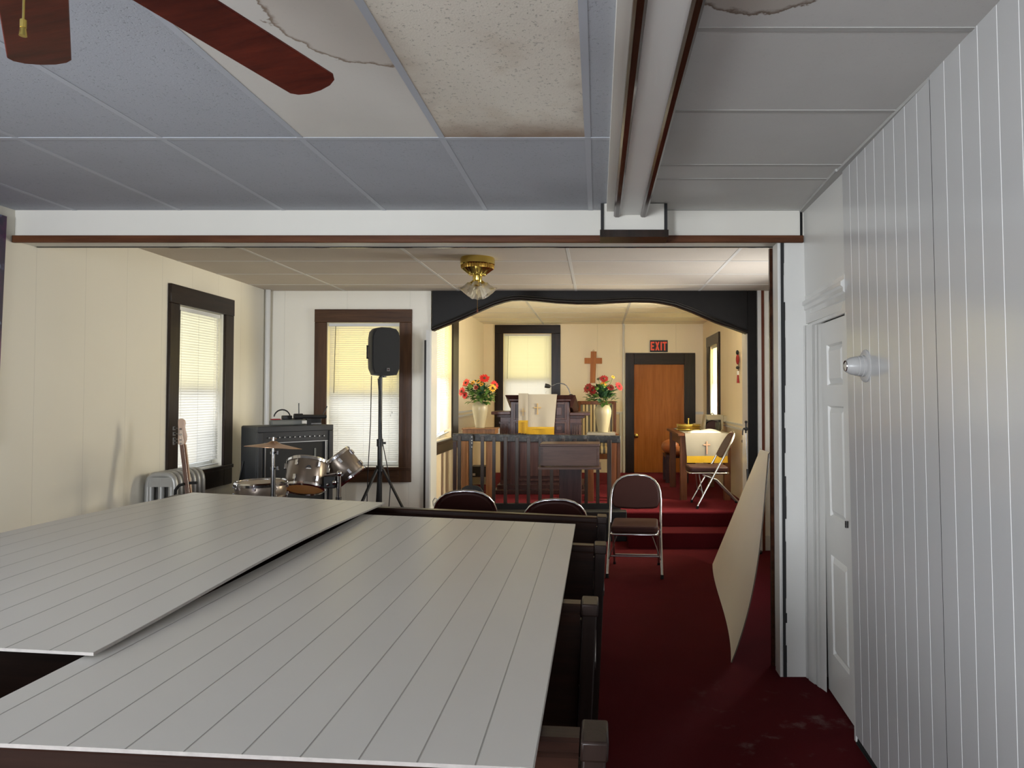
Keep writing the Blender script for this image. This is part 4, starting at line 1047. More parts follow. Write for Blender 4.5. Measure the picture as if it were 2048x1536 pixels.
# ---- bass amplifier
YAm = 6.35; ac = at_y(575, 920, YAm); fz = floor_z(ac.x); AH = at_y(575, 851, YAm - .1).z - fz
root = thing('bass_amplifier', 'tall black amplifier cabinet in the corner behind the drums', 'amplifier', (ac.x, YAm, fz), R(46))
W2, D2 = .325, .19
MB().box(-W2, W2, -D2 + .03, D2, .03, AH).build('cabinet', 'black_cab', root, local=True, bevel=.015)
m = MB()
for (x0, x1, z0, z1) in ((-W2, W2, AH - .05, AH), (-W2, W2, .03, .07), (-W2, -W2 + .04, .07, AH - .05), (W2 - .04, W2, .07, AH - .05)): m.box(x0, x1, -D2, -D2 + .03, z0, z1)
m.build('front_frame', 'black_cab', root, local=True, bevel=.005)
MB().box(-W2 + .04, W2 - .04, -D2 + .012, -D2 + .03, .07, AH - .14).build('speaker_grille', 'grille', root, local=True)
MB().box(-W2 + .04, W2 - .04, -D2 + .010, -D2 + .03, AH - .135, AH - .05).build('control_panel', 'black', root, local=True)
for i in range(12):
    x = -W2 + .09 + i * .043; MB().cyl((x, -D2 + .012, AH - .095), (x, -D2 - .004, AH - .095), .0055, 10).build('control_knob', 'steel', root, local=True)
m = MB().box(-W2 + .05, W2 - .05, -D2 + .004, -D2 + .012, AH - .142, AH - .136).box(-W2 + .055, -W2 + .065, -D2 + .0, -D2 + .012, .07, AH - .145).box(W2 - .075, W2 - .065, -D2 + .0, -D2 + .012, .07, AH - .145).box(W2 - .06, W2 - .055, -D2 + .0, -D2 + .012, .07, AH - .145); m.build('piping', 'steel', root, local=True)
MB().box(W2 - .17, W2 - .155, -D2 + .006, -D2 + .012, AH - .34, AH - .2).build('port_strip', 'grey_plastic', root, local=True)
for sx in (-1, 1):
    for sy in (-1, 1): MB().cyl((sx * .26, sy * .13, 0), (sx * .26, sy * .13, .035), .02, 10).build('foot', 'rubber', root, local=True)
b = MB(); q = at_y(492, 930, YAm - .1); b.tube([at_y(487, 922, YAm - .16), at_y(482, 945, YAm - .18), at_y(478, 970, YAm - .18), at_y(477, 1010, YAm - .2)], .007, 7)
tag(b.build('amplifier_cable', 'black'), 'black cable looping down beside the amplifier', 'cable')
AM = WM[root.name]; top = lambda x, y, z=0: AM @ Vector((x, y, AH + .001 + z))
# things on the amplifier
o = top(-.03, -.07)
root = thing('power_strip', 'grey green power strip with a plug on top of the amplifier', 'power strip', o, R(46))
MB().box(-.15, .15, -.03, .03, 0, .05).build('housing', 'grey_plastic', root, local=True, bevel=.012)
MB().box(-.14, -.07, -.026, .026, .05, .058).build('switch', 'red_cloth', root, local=True, bevel=.003)
MB().box(-.05, .03, -.022, .022, .05, .085).build('plug', 'black', root, local=True, bevel=.006)
MB().tube(arc((-.05, 0, .065), .07, R(170), R(10), 10, (1, 0, 0), (0, 0, 1)), .006, 8).build('cord', 'black', root, local=True)
MB().box(.11, .152, -.0315, .0315, .012, .038).build('end_label', 'white', root, local=True)
o = top(.17, .05)
root = thing('wireless_receiver', 'black wireless microphone receiver with two antennas on the amplifier', 'receiver', o, R(32))
MB().box(-.11, .13, -.07, .07, .012, .055).build('case', 'black', root, local=True, bevel=.004)
MB().box(-.11, .13, -.072, -.07, .0, .012).box(.12, .13, -.07, .07, 0, .012).box(-.11, -.1, -.07, .07, 0, .012).build('rack_ear', 'steel', root, local=True)
MB().cyl((-.06, -.075, .03), (-.063, -.078, .19), .0045, 8).build('antenna', 'black', root, local=True)
MB().cyl((.12, -.06, .03), (.18, -.06, .16), .0045, 8).build('antenna', 'black', root, local=True)
o = top(.05, -.13, .0)
root = thing('wireless_microphone', 'black microphone lying before the receiver on the amplifier', 'microphone', o, R(36))
MB().cyl((-.05, 0, .075), (.02, 0, .075), .026, 12).build('head', 'black', root, local=True)
MB().cyl((.02, 0, .075), (.22, .0, .07), .017, 12).build('handle', 'black', root, local=True)
MB().box(.06, .09, -.01, .01, 0, .055).build('clip', 'black', root, local=True)

# ---- drums
def drum(name, label, c, r, depth, ax, wrap='drum_wrap', lugs=6, spin=0, head='drum_head', top='drum_white', badge=None, cat='drum'):
    ax = Vector(ax).normalized(); q = ax.to_track_quat('Z', 'Y').to_matrix()
    root = thing(name, label, cat, c); h = depth / 2; c = Vector(c)
    MB().shell([(r * .97, -h), (r, -h + .01), (r, h - .01), (r * .97, h)], c, 40, q).build('shell', wrap, root)
    MB().shell([(r * .965, -h), (r * .965, h)], c, 40, q).build('bounce_lining', 'drum_bounce', root)  # pale unseen lining, added so light bounces inside the drum
    for s, mt, nm in ((1, top, 'batter_head'), (-1, head, 'bottom_head')):
        MB().shell([(.001, s * (h + .006)), (r * .97, s * (h + .004))], c, 40, q).build(nm, mt, root)
        m = MB(); m.shell([(r * .985, s * (h - .012)), (r * 1.05, s * (h - .012)), (r * 1.055, s * (h + .006)), (r * .99, s * (h + .016)), (r * .965, s * (h + .008))], c, 40, q); m.build('hoop', 'chrome', root)
    for k in range(lugs):
        a = spin + 2 * math.pi * k / lugs; d = Vector((math.cos(a), math.sin(a), 0))
        for s in (1, -1):
            m = MB(); p = d * (r + .008) + Vector((0, 0, s * h * .55)); t_ = Rm(z=a)
            m.obox(c + q @ p, (.02, .02, depth * .2), q @ t_)
            m.tube([c + q @ (d * (r * 1.045) + Vector((0, 0, s * h * .6))), c + q @ (d * (r * 1.045) + Vector((0, 0, s * (h + .012))))], .0035, 6)
            m.build('lug', 'chrome', root, bevel=.004)
    if badge is not None:
        d = Vector((math.cos(badge), math.sin(badge), 0)); t_ = Vector((-math.sin(badge), math.cos(badge), 0)); m = MB()
        for a0, zz_ in ((-.9, .004), (-.45, .016), (.0, .02), (.45, .016), (.9, .004)):
            m.obox(c + q @ (d * (r + .002) + t_ * (a0 * .03) + Vector((0, 0, .02 + zz_))), (.003, .011, .012), q @ Rm(z=badge))
        m.build('badge', 'black', root)
        m = MB(); m.obox(c + q @ (d * (r + .002) + Vector((0, 0, .016))), (.003, .062, .006), q @ Rm(z=badge)); m.build('badge_line', 'steel', root)
    return root
YD = 5.62
def toward(px, py, Y): return (Vector((0, 0, CAMZ)) - at_y(px, py, Y)).normalized()
c1 = at_y(612, 951, YD); view = math.atan2(-YD, -c1.x)
drum('tom_drum', 'bronze brown tom drum standing upright, showing its amber underside', c1, .146, .205, (-.02, .44, 1), spin=view + R(28))
bd = c1
c2 = at_y(687, 934, YD + .27)
drum('tom_drum', 'bronze brown tom drum tilted sharply to the left in front of the window', c2, .128, .20, (-.62, -.12, .80), spin=R(15))
# badge on the upright tom, facing the camera
tv = toward(622, 945, YD); 
b = MB(); qz = Vector((-.02, .44, 1)).normalized(); fx = (tv - qz * tv.dot(qz)).normalized(); sx = qz.cross(fx)
o = bpy.data.objects['tom_drum']
for a0, zz_ in ((-1, 0), (-.6, .010), (-.2, .016), (.25, .016), (.65, .010), (1.05, 0)):
    b.obox(c1 + (fx * math.cos(R(4 + a0 * 6)) + sx * math.sin(R(4 + a0 * 6))) * .148 + qz * (.02 + zz_), (.009, .009, .009))
b.build('badge', 'black', o)
b = MB(); b.obox(c1 + (fx * math.cos(R(4)) + sx * math.sin(R(4))) * .1475 + qz * .014, (.036, .006, .006), Matrix((sx, fx, qz)).transposed()); b.build('badge_line', 'white', o)
# snare on its stand
cs = at_y(522, 980, 5.26); rs = .172
drum('snare_drum', 'wide shallow snare drum with a white head beside the cymbal stand', cs, rs, .10, (.0, -.02, 1), lugs=8, spin=R(10), cat='drum')
fz = floor_z(cs.x)
root = thing('snare_stand', 'chrome stand carrying the snare drum', 'stand', (cs.x, cs.y, fz))
MB().cyl((cs.x, cs.y, fz + .2), (cs.x, cs.y, cs.z - .09), .012, 10).build('tube', 'chrome_dark', root)
for k in range(3):
    a = R(30 + 120 * k); d = Vector((math.cos(a), math.sin(a), 0)); cc = Vector((cs.x, cs.y, 0))
    MB().bar(cc + d * .012 + Vector((0, 0, fz + .3)), cc + d * .26 + Vector((0, 0, fz + .01)), .014, .008).build('leg', 'chrome_dark', root)
    MB().tube([cc + Vector((0, 0, cs.z - .10)), cc + d * .17 + Vector((0, 0, cs.z - .075))], .006, 6).build('basket_arm', 'chrome_dark', root)
# cymbal stand
Yc = 5.32; cc = at_y(547, 888, Yc); fz = floor_z(cc.x); dd = .15; Ycs = Yc - .0
root = thing('cymbal_stand', 'chrome cymbal stand with one bronze cymbal in front of the amplifier', 'cymbal stand', (cc.x, Yc - .26, fz))
cc = at_y(547, 888, Yc - .26); Yq = Yc - .26; za = lambda p: at_y(547, p, Yq).z
MB().cyl((cc.x, Yq, za(912)), (cc.x, Yq, za(874)), .006, 10).build('upper_rod', 'chrome', root)
MB().cyl((cc.x, Yq, za(940)), (cc.x, Yq, za(893)), .011, 12).build('middle_tube', 'chrome', root)
MB().cyl((cc.x, Yq, fz + .12), (cc.x, Yq, za(938)), .016, 12).build('lower_tube', 'chrome_dark', root)
m = MB()
for p in (905, 936): m.cyl((cc.x, Yq, za(p + 3)), (cc.x, Yq, za(p - 2)), .02, 12); m.cyl((cc.x, Yq, za(p)), (cc.x + .04, Yq - .01, za(p)), .005, 8); m.box(cc.x + .03, cc.x + .042, Yq - .016, Yq - .004, za(p) - .012, za(p) + .012)
m.build('height_clamp', 'chrome_dark', root)
m = MB().cyl((cc.x, Yq, za(884)), (cc.x, Yq, za(876)), .01, 10).cyl((cc.x - .022, Yq, za(877)), (cc.x + .022, Yq, za(877)), .005, 8); m.build('wing_nut', 'chrome', root)
wc = (at_y(602, 890, Yq).x - at_y(495, 890, Yq).x) / 2; qm = Rm(x=R(-4.6), y=R(3.2))
m = MB().lathe([(.002, .034), (.018, .031), (.034, .020), (.05, .013), (wc * .6, .001), (wc, -.014), (wc, -.0155), (.05, .011), (.002, .030)], (cc.x, Yq, za(891)), 48, qm); m.build('cymbal', 'bronze', root)
for k in range(3):
    a = R(-60 + 120 * k); d = Vector((math.cos(a), math.sin(a), 0)); q0 = Vector((cc.x, Yq, 0))
    MB().bar(q0 + d * .016 + Vector((0, 0, fz + .38)), q0 + d * .25 + Vector((0, 0, fz + .012)), .016, .009).build('leg', 'chrome_dark', root)
# tom holder between the toms
p0 = at_y(662, 955, YD); fz = floor_z(p0.x)
root = thing('tom_holder', 'black and chrome tom holder between the two tom drums', 'drum hardware', (p0.x, YD, fz))
ph = lambda x, y, Y=YD - .02: at_y(x, y, Y)
m = MB().box(ph(649, 970).x, ph(672, 970).x, YD - .05, YD + .03, ph(660, 976).z, ph(660, 952).z); m.build('clamp_block', 'black', root, bevel=.006)
MB().tube([ph(649, 951, YD - .06), ph(672, 948, YD - .06)], .008, 8).build('clamp_bar', 'chrome', root)
MB().cyl(ph(677, 995), ph(678, 948), .018, 12).build('tom_post', 'chrome', root)
m = MB().sphere(ph(678, 947, YD - .05), .022, 12, 8).sphere(ph(668, 965, YD - .06), .018, 12, 8).sphere(ph(655, 969, YD - .06), .012, 10, 8); m.build('wing_bolt', 'chrome', root)
m = MB().cyl((ph(677, 995).x, YD - .02, fz + .1), ph(677, 994), .022, 12); m.build('lower_post', 'chrome_dark', root)
MB().tube([ph(684, 950, YD + .0), ph(690, 948, YD + .16)], .009, 8).tube([ph(649, 962), ph(640, 960, YD)], .009, 8).build('tom_arm', 'chrome', root)
for k in range(3):
    a = R(90 + 120 * k); d = Vector((math.cos(a), math.sin(a), 0)); q0 = Vector((ph(677, 990).x, YD - .02, 0))
    MB().bar(q0 + d * .02 + Vector((0, 0, fz + .3)), q0 + d * .25 + Vector((0, 0, fz + .012)), .018, .01).build('leg', 'chrome_dark', root)

# ---- radiator under window 1
ra = at_x(299, 950, XL0 + .03); yR0 = 5.06; zR = at_y(320, 944, yR0).z; 
b0_ = at_y(350, 950, yR0).x; xR0, xR1 = XL0 + .02 - .02, b0_
zf = floor_z(-3.0)
xw = lambda y: XL0 + (XL1 - XL0) * (y - YH) / (YA - YH)
yR1 = at_x(410, 950, b0_ - .01).y
root = thing('radiator', 'silver grey cast iron radiator below the left window', 'radiator', ((xR0 + xR1) / 2, (yR0 + yR1) / 2, zf))
nS = 7; pit = (yR1 - yR0) / nS; xc = (xw(5.3) + .022 + xR1) / 2 + .0; hwid = (xR1 - xw(5.3) - .022) / 2
for k in range(nS):
    y = yR0 + pit * (k + .5); m = MB(); tr = pit * .40
    n = 14; zlo, zhi = zf + .08, zR - .03
    for fx in (-.66, 0, .66):
        m.tube([(xc + hwid * fx, y, zlo), (xc + hwid * fx, y, zhi - .02)], [tr * .95] * 2, 10)
    top_ = []
    for i in range(n + 1):
        a = math.pi * i / n; c_, s_ = math.cos(a), math.sin(a)
        top_.append((xc + hwid * .86 * math.copysign(abs(c_) ** .55, c_), zhi - .1 + (.128) * abs(s_) ** .55))
    poly = [(x, z) for x, z in top_] + [(xc - hwid * .60, zhi - .06), (xc + hwid * .60, zhi - .06)]
    m.tube([(x, y, z - .02) for x, z in top_], tr * .98, 10)
    m.box(xc - hwid * .8, xc + hwid * .8, y - tr * .9, y + tr * .9, zhi - .075, zhi - .01)
    m.tube([(xc - hwid * .8, y, zlo), (xc + hwid * .8, y, zlo)], tr * .95, 10)
    for sx in (-1, 1): m.tube([(xc + hwid * .86 * sx, y, zhi - .12), (xc + hwid * .86 * sx, y, zlo - (.08 if k in (0, nS - 1) else 0))], tr * .98, 10)
    m.build('section', 'silver_grey', root, smooth=50)
# ---- bass guitar on its stand
Yg = 4.98; gp = lambda x, y, Y=Yg: at_y(x, y, Y)
base = gp(383, 1040); fz = floor_z(base.x)
root = thing('bass_guitar', 'bass guitar with a pale maple headstock in front of the radiator', 'guitar', (base.x, Yg, fz))
hs = [(356, 839), (361, 837), (366.5, 840), (368.5, 846), (367, 853), (368, 860), (371, 872), (370.5, 880), (367.5, 888), (364, 893), (361, 891), (356, 889), (355.5, 878), (356, 868), (356, 856), (355.5, 847)]
m = MB().prism([gp(x, y) for x, y in hs], (0.006, .014, 0)); m.build('headstock', 'maple', root, smooth=40, bevel=.003)
k0, k1 = gp(366, 889), gp(381, 1015, Yg - .03)
m = MB(); m.bar(k0, k1, .040, .02, (0, 1, 0)); m.build('neck', 'maple', root, bevel=.004)
m = MB(); e = Vector((.003, -.013, .0)); m.bar(k0 + e, k1 + e, .036, .005, (0, 1, 0)); m.build('fretboard', 'table_wood', root)
m = MB()
for s in (-.012, -.004, .004, .012): m.tube([gp(362, 860) + Vector((s, -.012, 0)), k0 + e + Vector((s, -.006, 0)), k1 + e + Vector((s, -.006, 0))], .0011, 5)
m.build('strings', 'steel', root)
for i, yy in enumerate((857, 868, 879, 886)):
    p = gp(356, yy); m = MB().cyl(p + Vector((.004, .004, 0)), p + Vector((-.026, .006, .004)), .004, 8).box(p.x - .034, p.x - .024, p.y - .004, p.y + .012, p.z - .012, p.z + .014); t = m.build('tuning_peg', 'chrome_dark', root)
    m = MB().cyl(gp(362, yy + 1) + Vector((0, -.012, 0)), gp(362, yy + 1) + Vector((0, .002, 0)), .006, 8); m.build('tuner_post', 'chrome_dark', t)
cb = Vector((k1.x + .02, Yg - .05, fz + .42)); out = []
for i in range(20):
    a = 2 * math.pi * i / 20; r_ = .17 + .035 * math.cos(2 * a); out.append(cb + Vector((r_ * math.cos(a) * .95, 0, r_ * 1.25 * math.sin(a))))
m = MB().prism(out, (0, .04, 0)); m.build('body', 'trim_red', root, smooth=40, bevel=.008)
root = thing('guitar_stand', 'black guitar stand with a curved yoke around the guitar neck', 'stand', (gp(372, 1030).x - .06, Yg + .02, fz))
yk = [gp(350, 995, Yg - .02), gp(351, 980, Yg - .03), gp(358, 971, Yg - .045), gp(368, 968, Yg - .05)]
MB().tube(yk, .010, 8).build('yoke', 'rubber', root)
MB().tube([gp(379, 966, Yg - .045), gp(394, 965.5, Yg - .05)], .010, 8).build('yoke_arm', 'rubber', root)
q0 = gp(350, 995, Yg - .02); MB().cyl((q0.x, q0.y, fz + .0), q0, .011, 10).build('upright', 'black', root)
for sx in (-1, 1): MB().cyl((q0.x, q0.y, fz + .3), (q0.x + sx * .2, q0.y - .12, fz + .01), .009, 8).build('leg', 'black', root)
root = thing('practice_amplifier', 'small black box with a white paper on top before the radiator', 'box', (gp(362, 1000, 4.75).x, 4.75, floor_z(-2.7)))
zt2 = gp(362, 993, 4.75).z
MB().box(gp(349, 1000, 4.7).x, gp(380, 1000, 4.7).x, 4.60, 4.80, floor_z(-2.7), zt2).build('cabinet', 'black', root, bevel=.008)
MB().box(gp(350, 1000, 4.7).x, gp(375, 1000, 4.7).x, 4.62, 4.78, zt2 + .001, zt2 + .004).build('paper', 'white', root)

# ---- lectern standing in front of the altar rail
Yl = 6.72; lp = lambda x, y, Y=Yl: at_y(x, y, Y)
a0, a1 = lp(1079, 890), lp(1200, 890); zt_, zs_, zf_ = lp(1140, 888).z, lp(1140, 932).z, 0
xm = (a0.x + a1.x) / 2
root = thing('lectern', 'brown wooden lectern with an open top box in front of the rail', 'lectern', (xm, Yl, 0))
MB().box(a0.x, a1.x, Yl, Yl + .36, zt_ - .022, zt_).build('top_board', 'lectern_wood', root, bevel=.004)
MB().box(a0.x + .03, a1.x - .03, Yl + .02, Yl + .04, zs_, zt_ - .022).build('back_panel', 'lectern_wood', root)
MB().box(a0.x + .005, a0.x + .03, Yl + .04, Yl + .36, zs_, zt_ - .022).build('side_panel', 'lectern_wood', root)
MB().box(a1.x - .03, a1.x - .005, Yl + .04, Yl + .36, zs_, zt_ - .022).build('side_panel', 'lectern_wood', root)
MB().hexa([(a0.x - .01, Yl - .05, zs_ - .028), (a1.x + .01, Yl - .05, zs_ - .028), (a1.x + .01, Yl + .36, zs_ - .028), (a0.x - .01, Yl + .36, zs_ - .028), (a0.x - .01, Yl - .05, zs_ - .01), (a1.x + .01, Yl - .05, zs_ - .01), (a1.x + .01, Yl + .36, zs_), (a0.x - .01, Yl + .36, zs_)]).build('shelf', 'lectern_wood', root)
g0, g1 = lp(1117, 970), lp(1162, 970)
MB().box(g0.x, g1.x, Yl + .1, Yl + .3, .05, zs_ - .028).build('pedestal', 'pulpit_dark', root, bevel=.004)
MB().box(g0.x - .12, g1.x + .12, Yl + .02, Yl + .36, .0, .05).build('base', 'lectern_wood', root, bevel=.006)
# ================================================================== THINGS: platform
# ---- altar rail
YRl = 7.66; rp = lambda x, y, Y=YRl: at_y(x, y, Y)
r0, r1 = rp(905, 868), rp(1241, 872); zt_, zb_ = rp(1070, 868).z, rp(1070, 883.5).z
root = thing('altar_rail', 'dark altar rail with flat balusters before the pulpit', 'railing', ((r0.x + r1.x) / 2, YRl, PF))
m = MB().hexa([(r0.x, YRl - .01, zb_ + .008), (r1.x, YRl - .01, zb_ - .014), (r1.x, YRl + .03, zb_ - .014), (r0.x, YRl + .03, zb_ + .008), (r0.x, YRl - .01, zt_ + .006), (r1.x, YRl - .01, zt_ - .016), (r1.x, YRl + .03, zt_ - .016), (r0.x, YRl + .03, zt_ + .006)])
m.build('top_rail', 'rail', root, bevel=.006)
zb2 = PF + .06
MB().box(r0.x, r1.x, YRl - .03, YRl + .03, PF, zb2).build('bottom_rail', 'black_flat', root)
for i in range(14):
    px = 919.5 + i * 23.0; p = rp(px, 871 + .65 * i); w_ = .036 if i not in (13,) else .046
    MB().box(p.x - w_ / 2, p.x + w_ / 2, YRl - .03, YRl - .0105, zb2, p.z).build('baluster', 'baluster', root, bevel=.003)
MB().box(r1.x - .035, r1.x, YRl + .031, YRl + .07, PF, zb_).build('rail_post', 'table_wood', root)
MB().box(r0.x, r0.x + .035, YRl + .031, YRl + .07, PF, zb_).build('rail_post', 'pulpit_dark', root)
# ---- guitar leaning on the rail
Yg2 = 7.56; g = lambda x, y: at_y(x, y, Yg2)
root = thing('electric_guitar', 'black electric guitar with pale tuners before the left end of the rail', 'guitar', (g(942, 1000).x, Yg2, PF))
hs = [(939, 870), (944, 869), (946, 873), (946, 884), (945, 895), (943, 902), (940, 902), (938, 897), (937.5, 885)]
MB().prism([g(x, y) for x, y in hs], (0, .012, 0)).build('headstock', 'black', root, bevel=.002)
m = MB(); k0, k1 = g(941.5, 900), g(942, 985); m.bar(k0, k1, .022, .03, (1, 0, 0)); m.build('neck', 'black', root)
for i, yy in enumerate((874, 881, 886, 894)):
    p = g(943.5, yy); m = MB().box(p.x - .004, p.x + .005, Yg2 - .006, Yg2 - .001, p.z - .004, p.z + .004); m.build('tuner', 'white', root)
cb = g(943, 1002); out = []
for i in range(20):
    a = 2 * math.pi * i / 20; r_ = .11 + .02 * math.cos(2 * a); out.append((cb.x + r_ * math.cos(a), Yg2 - .01, PF + .155 + r_ * 1.2 * math.sin(a)))
MB().prism(out, (0, .035, 0)).build('body', 'black', root, smooth=40, bevel=.006)
# ---- pulpit
YP_ = 8.95; pp = lambda x, y, Y=YP_: at_y(x, y, Y)
x0, x1 = pp(1021, 900).x, pp(1139, 900).x; zt_ = pp(1080, 799).z; xc = (x0 + x1) / 2
root = thing('pulpit', 'plum brown wooden pulpit with fluted side wings and a sloping top', 'pulpit', (xc, YP_ + .3, PF))
MB().box(x0, x1, YP_, YP_ + .6, PF, zt_ - .02).build('body', 'pulpit_wood', root, bevel=.004)
# sunk panels in frames
def framed(xa, xb_, za, zb2_, mat='pulpit_dark'):
    m = MB().box(xa, xb_, YP_ - .006, YP_ - .0005, za, zb2_); o = m.build('panel', mat, root)
    m = MB(); w_ = .022
    for q in ((xa - w_, xa, za - w_, zb2_ + w_), (xb_, xb_ + w_, za - w_, zb2_ + w_), (xa, xb_, za - w_, za), (xa, xb_, zb2_, zb2_ + w_)): m.box(q[0], q[1], YP_ - .022, YP_ - .0005, q[2], q[3])
    m.build('panel_moulding', 'pulpit_wood', o, bevel=.003)
    MB().box(xa + .035, xb_ - .035, YP_ - .014, YP_ - .006, za + .035, zb2_ - .035).build('raised_field', 'pulpit_wood', o, bevel=.003)
pw = .135
for cxp in (x0 + .13, x1 - .13): 
    framed(cxp - pw / 2, cxp + pw / 2, pp(1, 836).z, pp(1, 809).z)
    framed(cxp - pw / 2, cxp + pw / 2, pp(1, 866).z, pp(1, 847).z)
framed(xc - .16, xc + .16, pp(1, 866).z, pp(1, 809).z)
framed(xc - .28, xc + .28, pp(1, 958).z, pp(1, 880).z)
# sloping flared top
t0, t1 = pp(1010, 790, YP_ - .06), pp(1151, 790, YP_ - .06); zT = t0.z
m = MB().hexa([(x0 - .005, YP_ - .01, zt_ - .03), (x1 + .005, YP_ - .01, zt_ - .03), (x1 + .03, YP_ + .62, zt_ - .20), (x0 - .03, YP_ + .62, zt_ - .20), (t0.x, YP_ - .07, zT), (t1.x, YP_ - .07, zT), (t1.x + .03, YP_ + .66, zT - .16), (t0.x - .03, YP_ + .66, zT - .16)])
m.build('sloping_top', 'pulpit_dark', root, bevel=.004)
m = MB().box(x0 - .02, x1 + .02, YP_ - .03, YP_ - .0005, zt_ - .015, zt_ + .012); m.build('cornice', 'pulpit_wood', root, bevel=.004)
m = MB().hexa([(x1 + .006, YP_ + .0, zt_ - .10), (x1 + .03, YP_, zt_ - .10), (x1 + .05, YP_ + .6, zt_ - .21), (x1 + .006, YP_ + .6, zt_ - .21), (x1 + .01, YP_ - .03, zt_ + .0), (t1.x, YP_ - .03, zt_ + .02), (t1.x + .02, YP_ + .6, zt_ - .14), (x1 + .03, YP_ + .6, zt_ - .15)]); m.build('side_flare', 'pulpit_dark', root)
# wings
for s in (-1, 1):
    xa = x0 if s < 0 else x1; wpx = (983, 1021, 1000) if s < 0 else (1180, 1139, 1162)
    xe, xb_ = pp(wpx[0], 830).x, pp(wpx[2], 850).x; zs1, zs0 = pp(1, 823 if s < 0 else 825).z, pp(1, 829 if s < 0 else 831).z
    MB().box(xa + s * .001, xb_, YP_ + .03, YP_ + .5, PF, zs0 - .03).build('wing', 'pulpit_wood', root, bevel=.003)
    MB().box(xa + s * .001, xe, YP_ - .03, YP_ + .56, zs0, zs1).build('wing_shelf', 'pulpit_wood', root, bevel=.005)
    MB().box(xa + s * .001, xb_ + s * .04, YP_ + .0, YP_ + .53, zs0 - .035, zs0 - .001).build('wing_cornice', 'pulpit_dark', root, bevel=.004)
    zc_ = zs0 - .10
    MB().box(xa + s * .02, xb_ + s * .012, YP_ + .012, YP_ + .029, zc_ - .015, zc_ + .01).build('pilaster_cap', 'pulpit_dark', root)
    m = MB(); lo, hi = sorted((xa + s * .03, xb_ - s * .008)); k = 5
    for i in range(k): 
        a = lo + (hi - lo) * (i + .1) / k; m.box(a, a + (hi - lo) / k * .6, YP_ + .014, YP_ + .029, PF + .16, zc_ - .016)
    m.build('fluted_pilaster', 'pulpit_wood', root, bevel=.003)
MB().box(pp(1000, 900).x - .03, pp(1162, 900).x + .03, YP_ - .05, YP_ + .62, PF, PF + .10).build('plinth', 'pulpit_dark', root, bevel=.005)
MB().box(pp(1000, 900).x - .06, pp(1162, 900).x + .06, YP_ - .16, YP_ + .5, PF, PF + .05).build('base_step', 'pulpit_dark', root, bevel=.005)
# ---- paraments on the pulpit
YC = YP_ - .085
def cloth(label, x0p, x1p, yt, yb_l, yb_r, fringe, dy, cross, group):
    a, b_ = at_y(x0p, yt, YC - dy), at_y(x1p, yt, YC - dy); zl, zr = at_y(1, yb_l, YC - dy).z, at_y(1, yb_r, YC - dy).z
    shrink = .02 if x1p > 1100 else 0
    def f(u, v):      # v 0 bottom .. 1 top then over the slope
        x = a.x + (b_.x - a.x - (shrink * 2.2 * (1 - v) if v < 1 else 0)) * u; zz0 = zl + (zr - zl) * u
        if v <= .8:
            k = v / .8; return (x, YC - dy - .010 * math.sin(u * 9 + 1) * (1 - k), zz0 + (zT + .012 + dy * .4 - zz0) * k)
        k = (v - .8) / .2; return (x, YC - dy + .26 * k, zT + .012 - .057 * k + dy * .4)
    m = MB(); m.grid(f, 16, 24, (0, .003, .002))
    root = m.build('parament_cloth', 'cloth_grey', smooth=60); tag(root, label, 'cloth', group)
    q = MB(); n = 34 if x1p > 1100 else 12; fz_ = at_y(1, fringe, YC - dy).z - zl
    xw_ = b_.x - a.x - shrink * 2.2
    for i in range(n):
        u = (i + .5) / n; p = Vector(f(u, 0)); wd = xw_ / n * .46
        q.box(p.x - wd, p.x + wd, p.y - .003, p.y + .003, p.z + fz_ + rnd.uniform(-.006, .004), p.z + .004)
    q.box(a.x, a.x + xw_, YC - dy - .010, YC - dy + .0, min(zl, zr) + (-.004), min(zl, zr) + .02)
    q.build('gold_fringe', 'gold_fringe', root, smooth=0)
    cx_, cy_, hgt, wid, th = cross; c = at_y(cx_, cy_, YC - dy - .0125); k = MB(); s = 1 / 161.0 * 1.0
    k.box(c.x - th, c.x + th, c.y, c.y + .010, c.z - hgt, c.z + hgt); k.box(c.x - wid, c.x + wid, c.y + .0006, c.y + .009, c.z + hgt * .25 - th, c.z + hgt * .25 + th)
    for ex, ez in ((-wid, hgt * .25), (wid, hgt * .25), (0, hgt), (0, -hgt)):
        k.box(c.x + ex - th * (2.2 if ex == 0 else 1), c.x + ex + th * (2.2 if ex == 0 else 1), c.y + .0003, c.y + .0095, c.z + ez - th * (1 if ex == 0 else 2.2), c.z + ez + th * (1 if ex == 0 else 2.2))
    k.build('embroidered_cross', 'gold_thread', root, smooth=0)
    return root
cloth('wide ivory cloth with a gold cross and fringe hanging over the pulpit front', 1053, 1115.5, 791, 854, 857, 868, .0, (1075, 818, .062, .036, .0042), 'cloths on the pulpit')
cloth('narrow ivory cloth strip with a small cross left of the wide pulpit cloth', 1037, 1056, 790, 843, 844, 866, .026, (1046, 824, .042, .026, .0024), 'cloths on the pulpit')
# ---- gooseneck microphone
Ym = YP_ + .02; g = lambda x, y: at_y(x, y, Ym); 
root = thing('gooseneck_microphone', 'gooseneck microphone arching from the right edge of the pulpit top', 'microphone', g(1142, 792))
base = g(1142, 790)
path = [g(1142, 793.5), g(1140, 786), g(1137, 778), g(1133, 771.5), g(1128, 768), g(1121, 766.8), g(1113, 768), g(1106, 771), g(1101, 773.5)]
MB().tube(path, .006, 8).build('gooseneck', 'chrome_dark', root, smooth=60)
MB().tube([g(1101, 773.5), g(1097, 772.5), g(1090, 771)], [.016, .026, .028], 10).build('microphone_head', 'black', root)
MB().lathe([(.03, -.012), (.03, .0), (.012, .012)], base, 14).build('base', 'black', root)
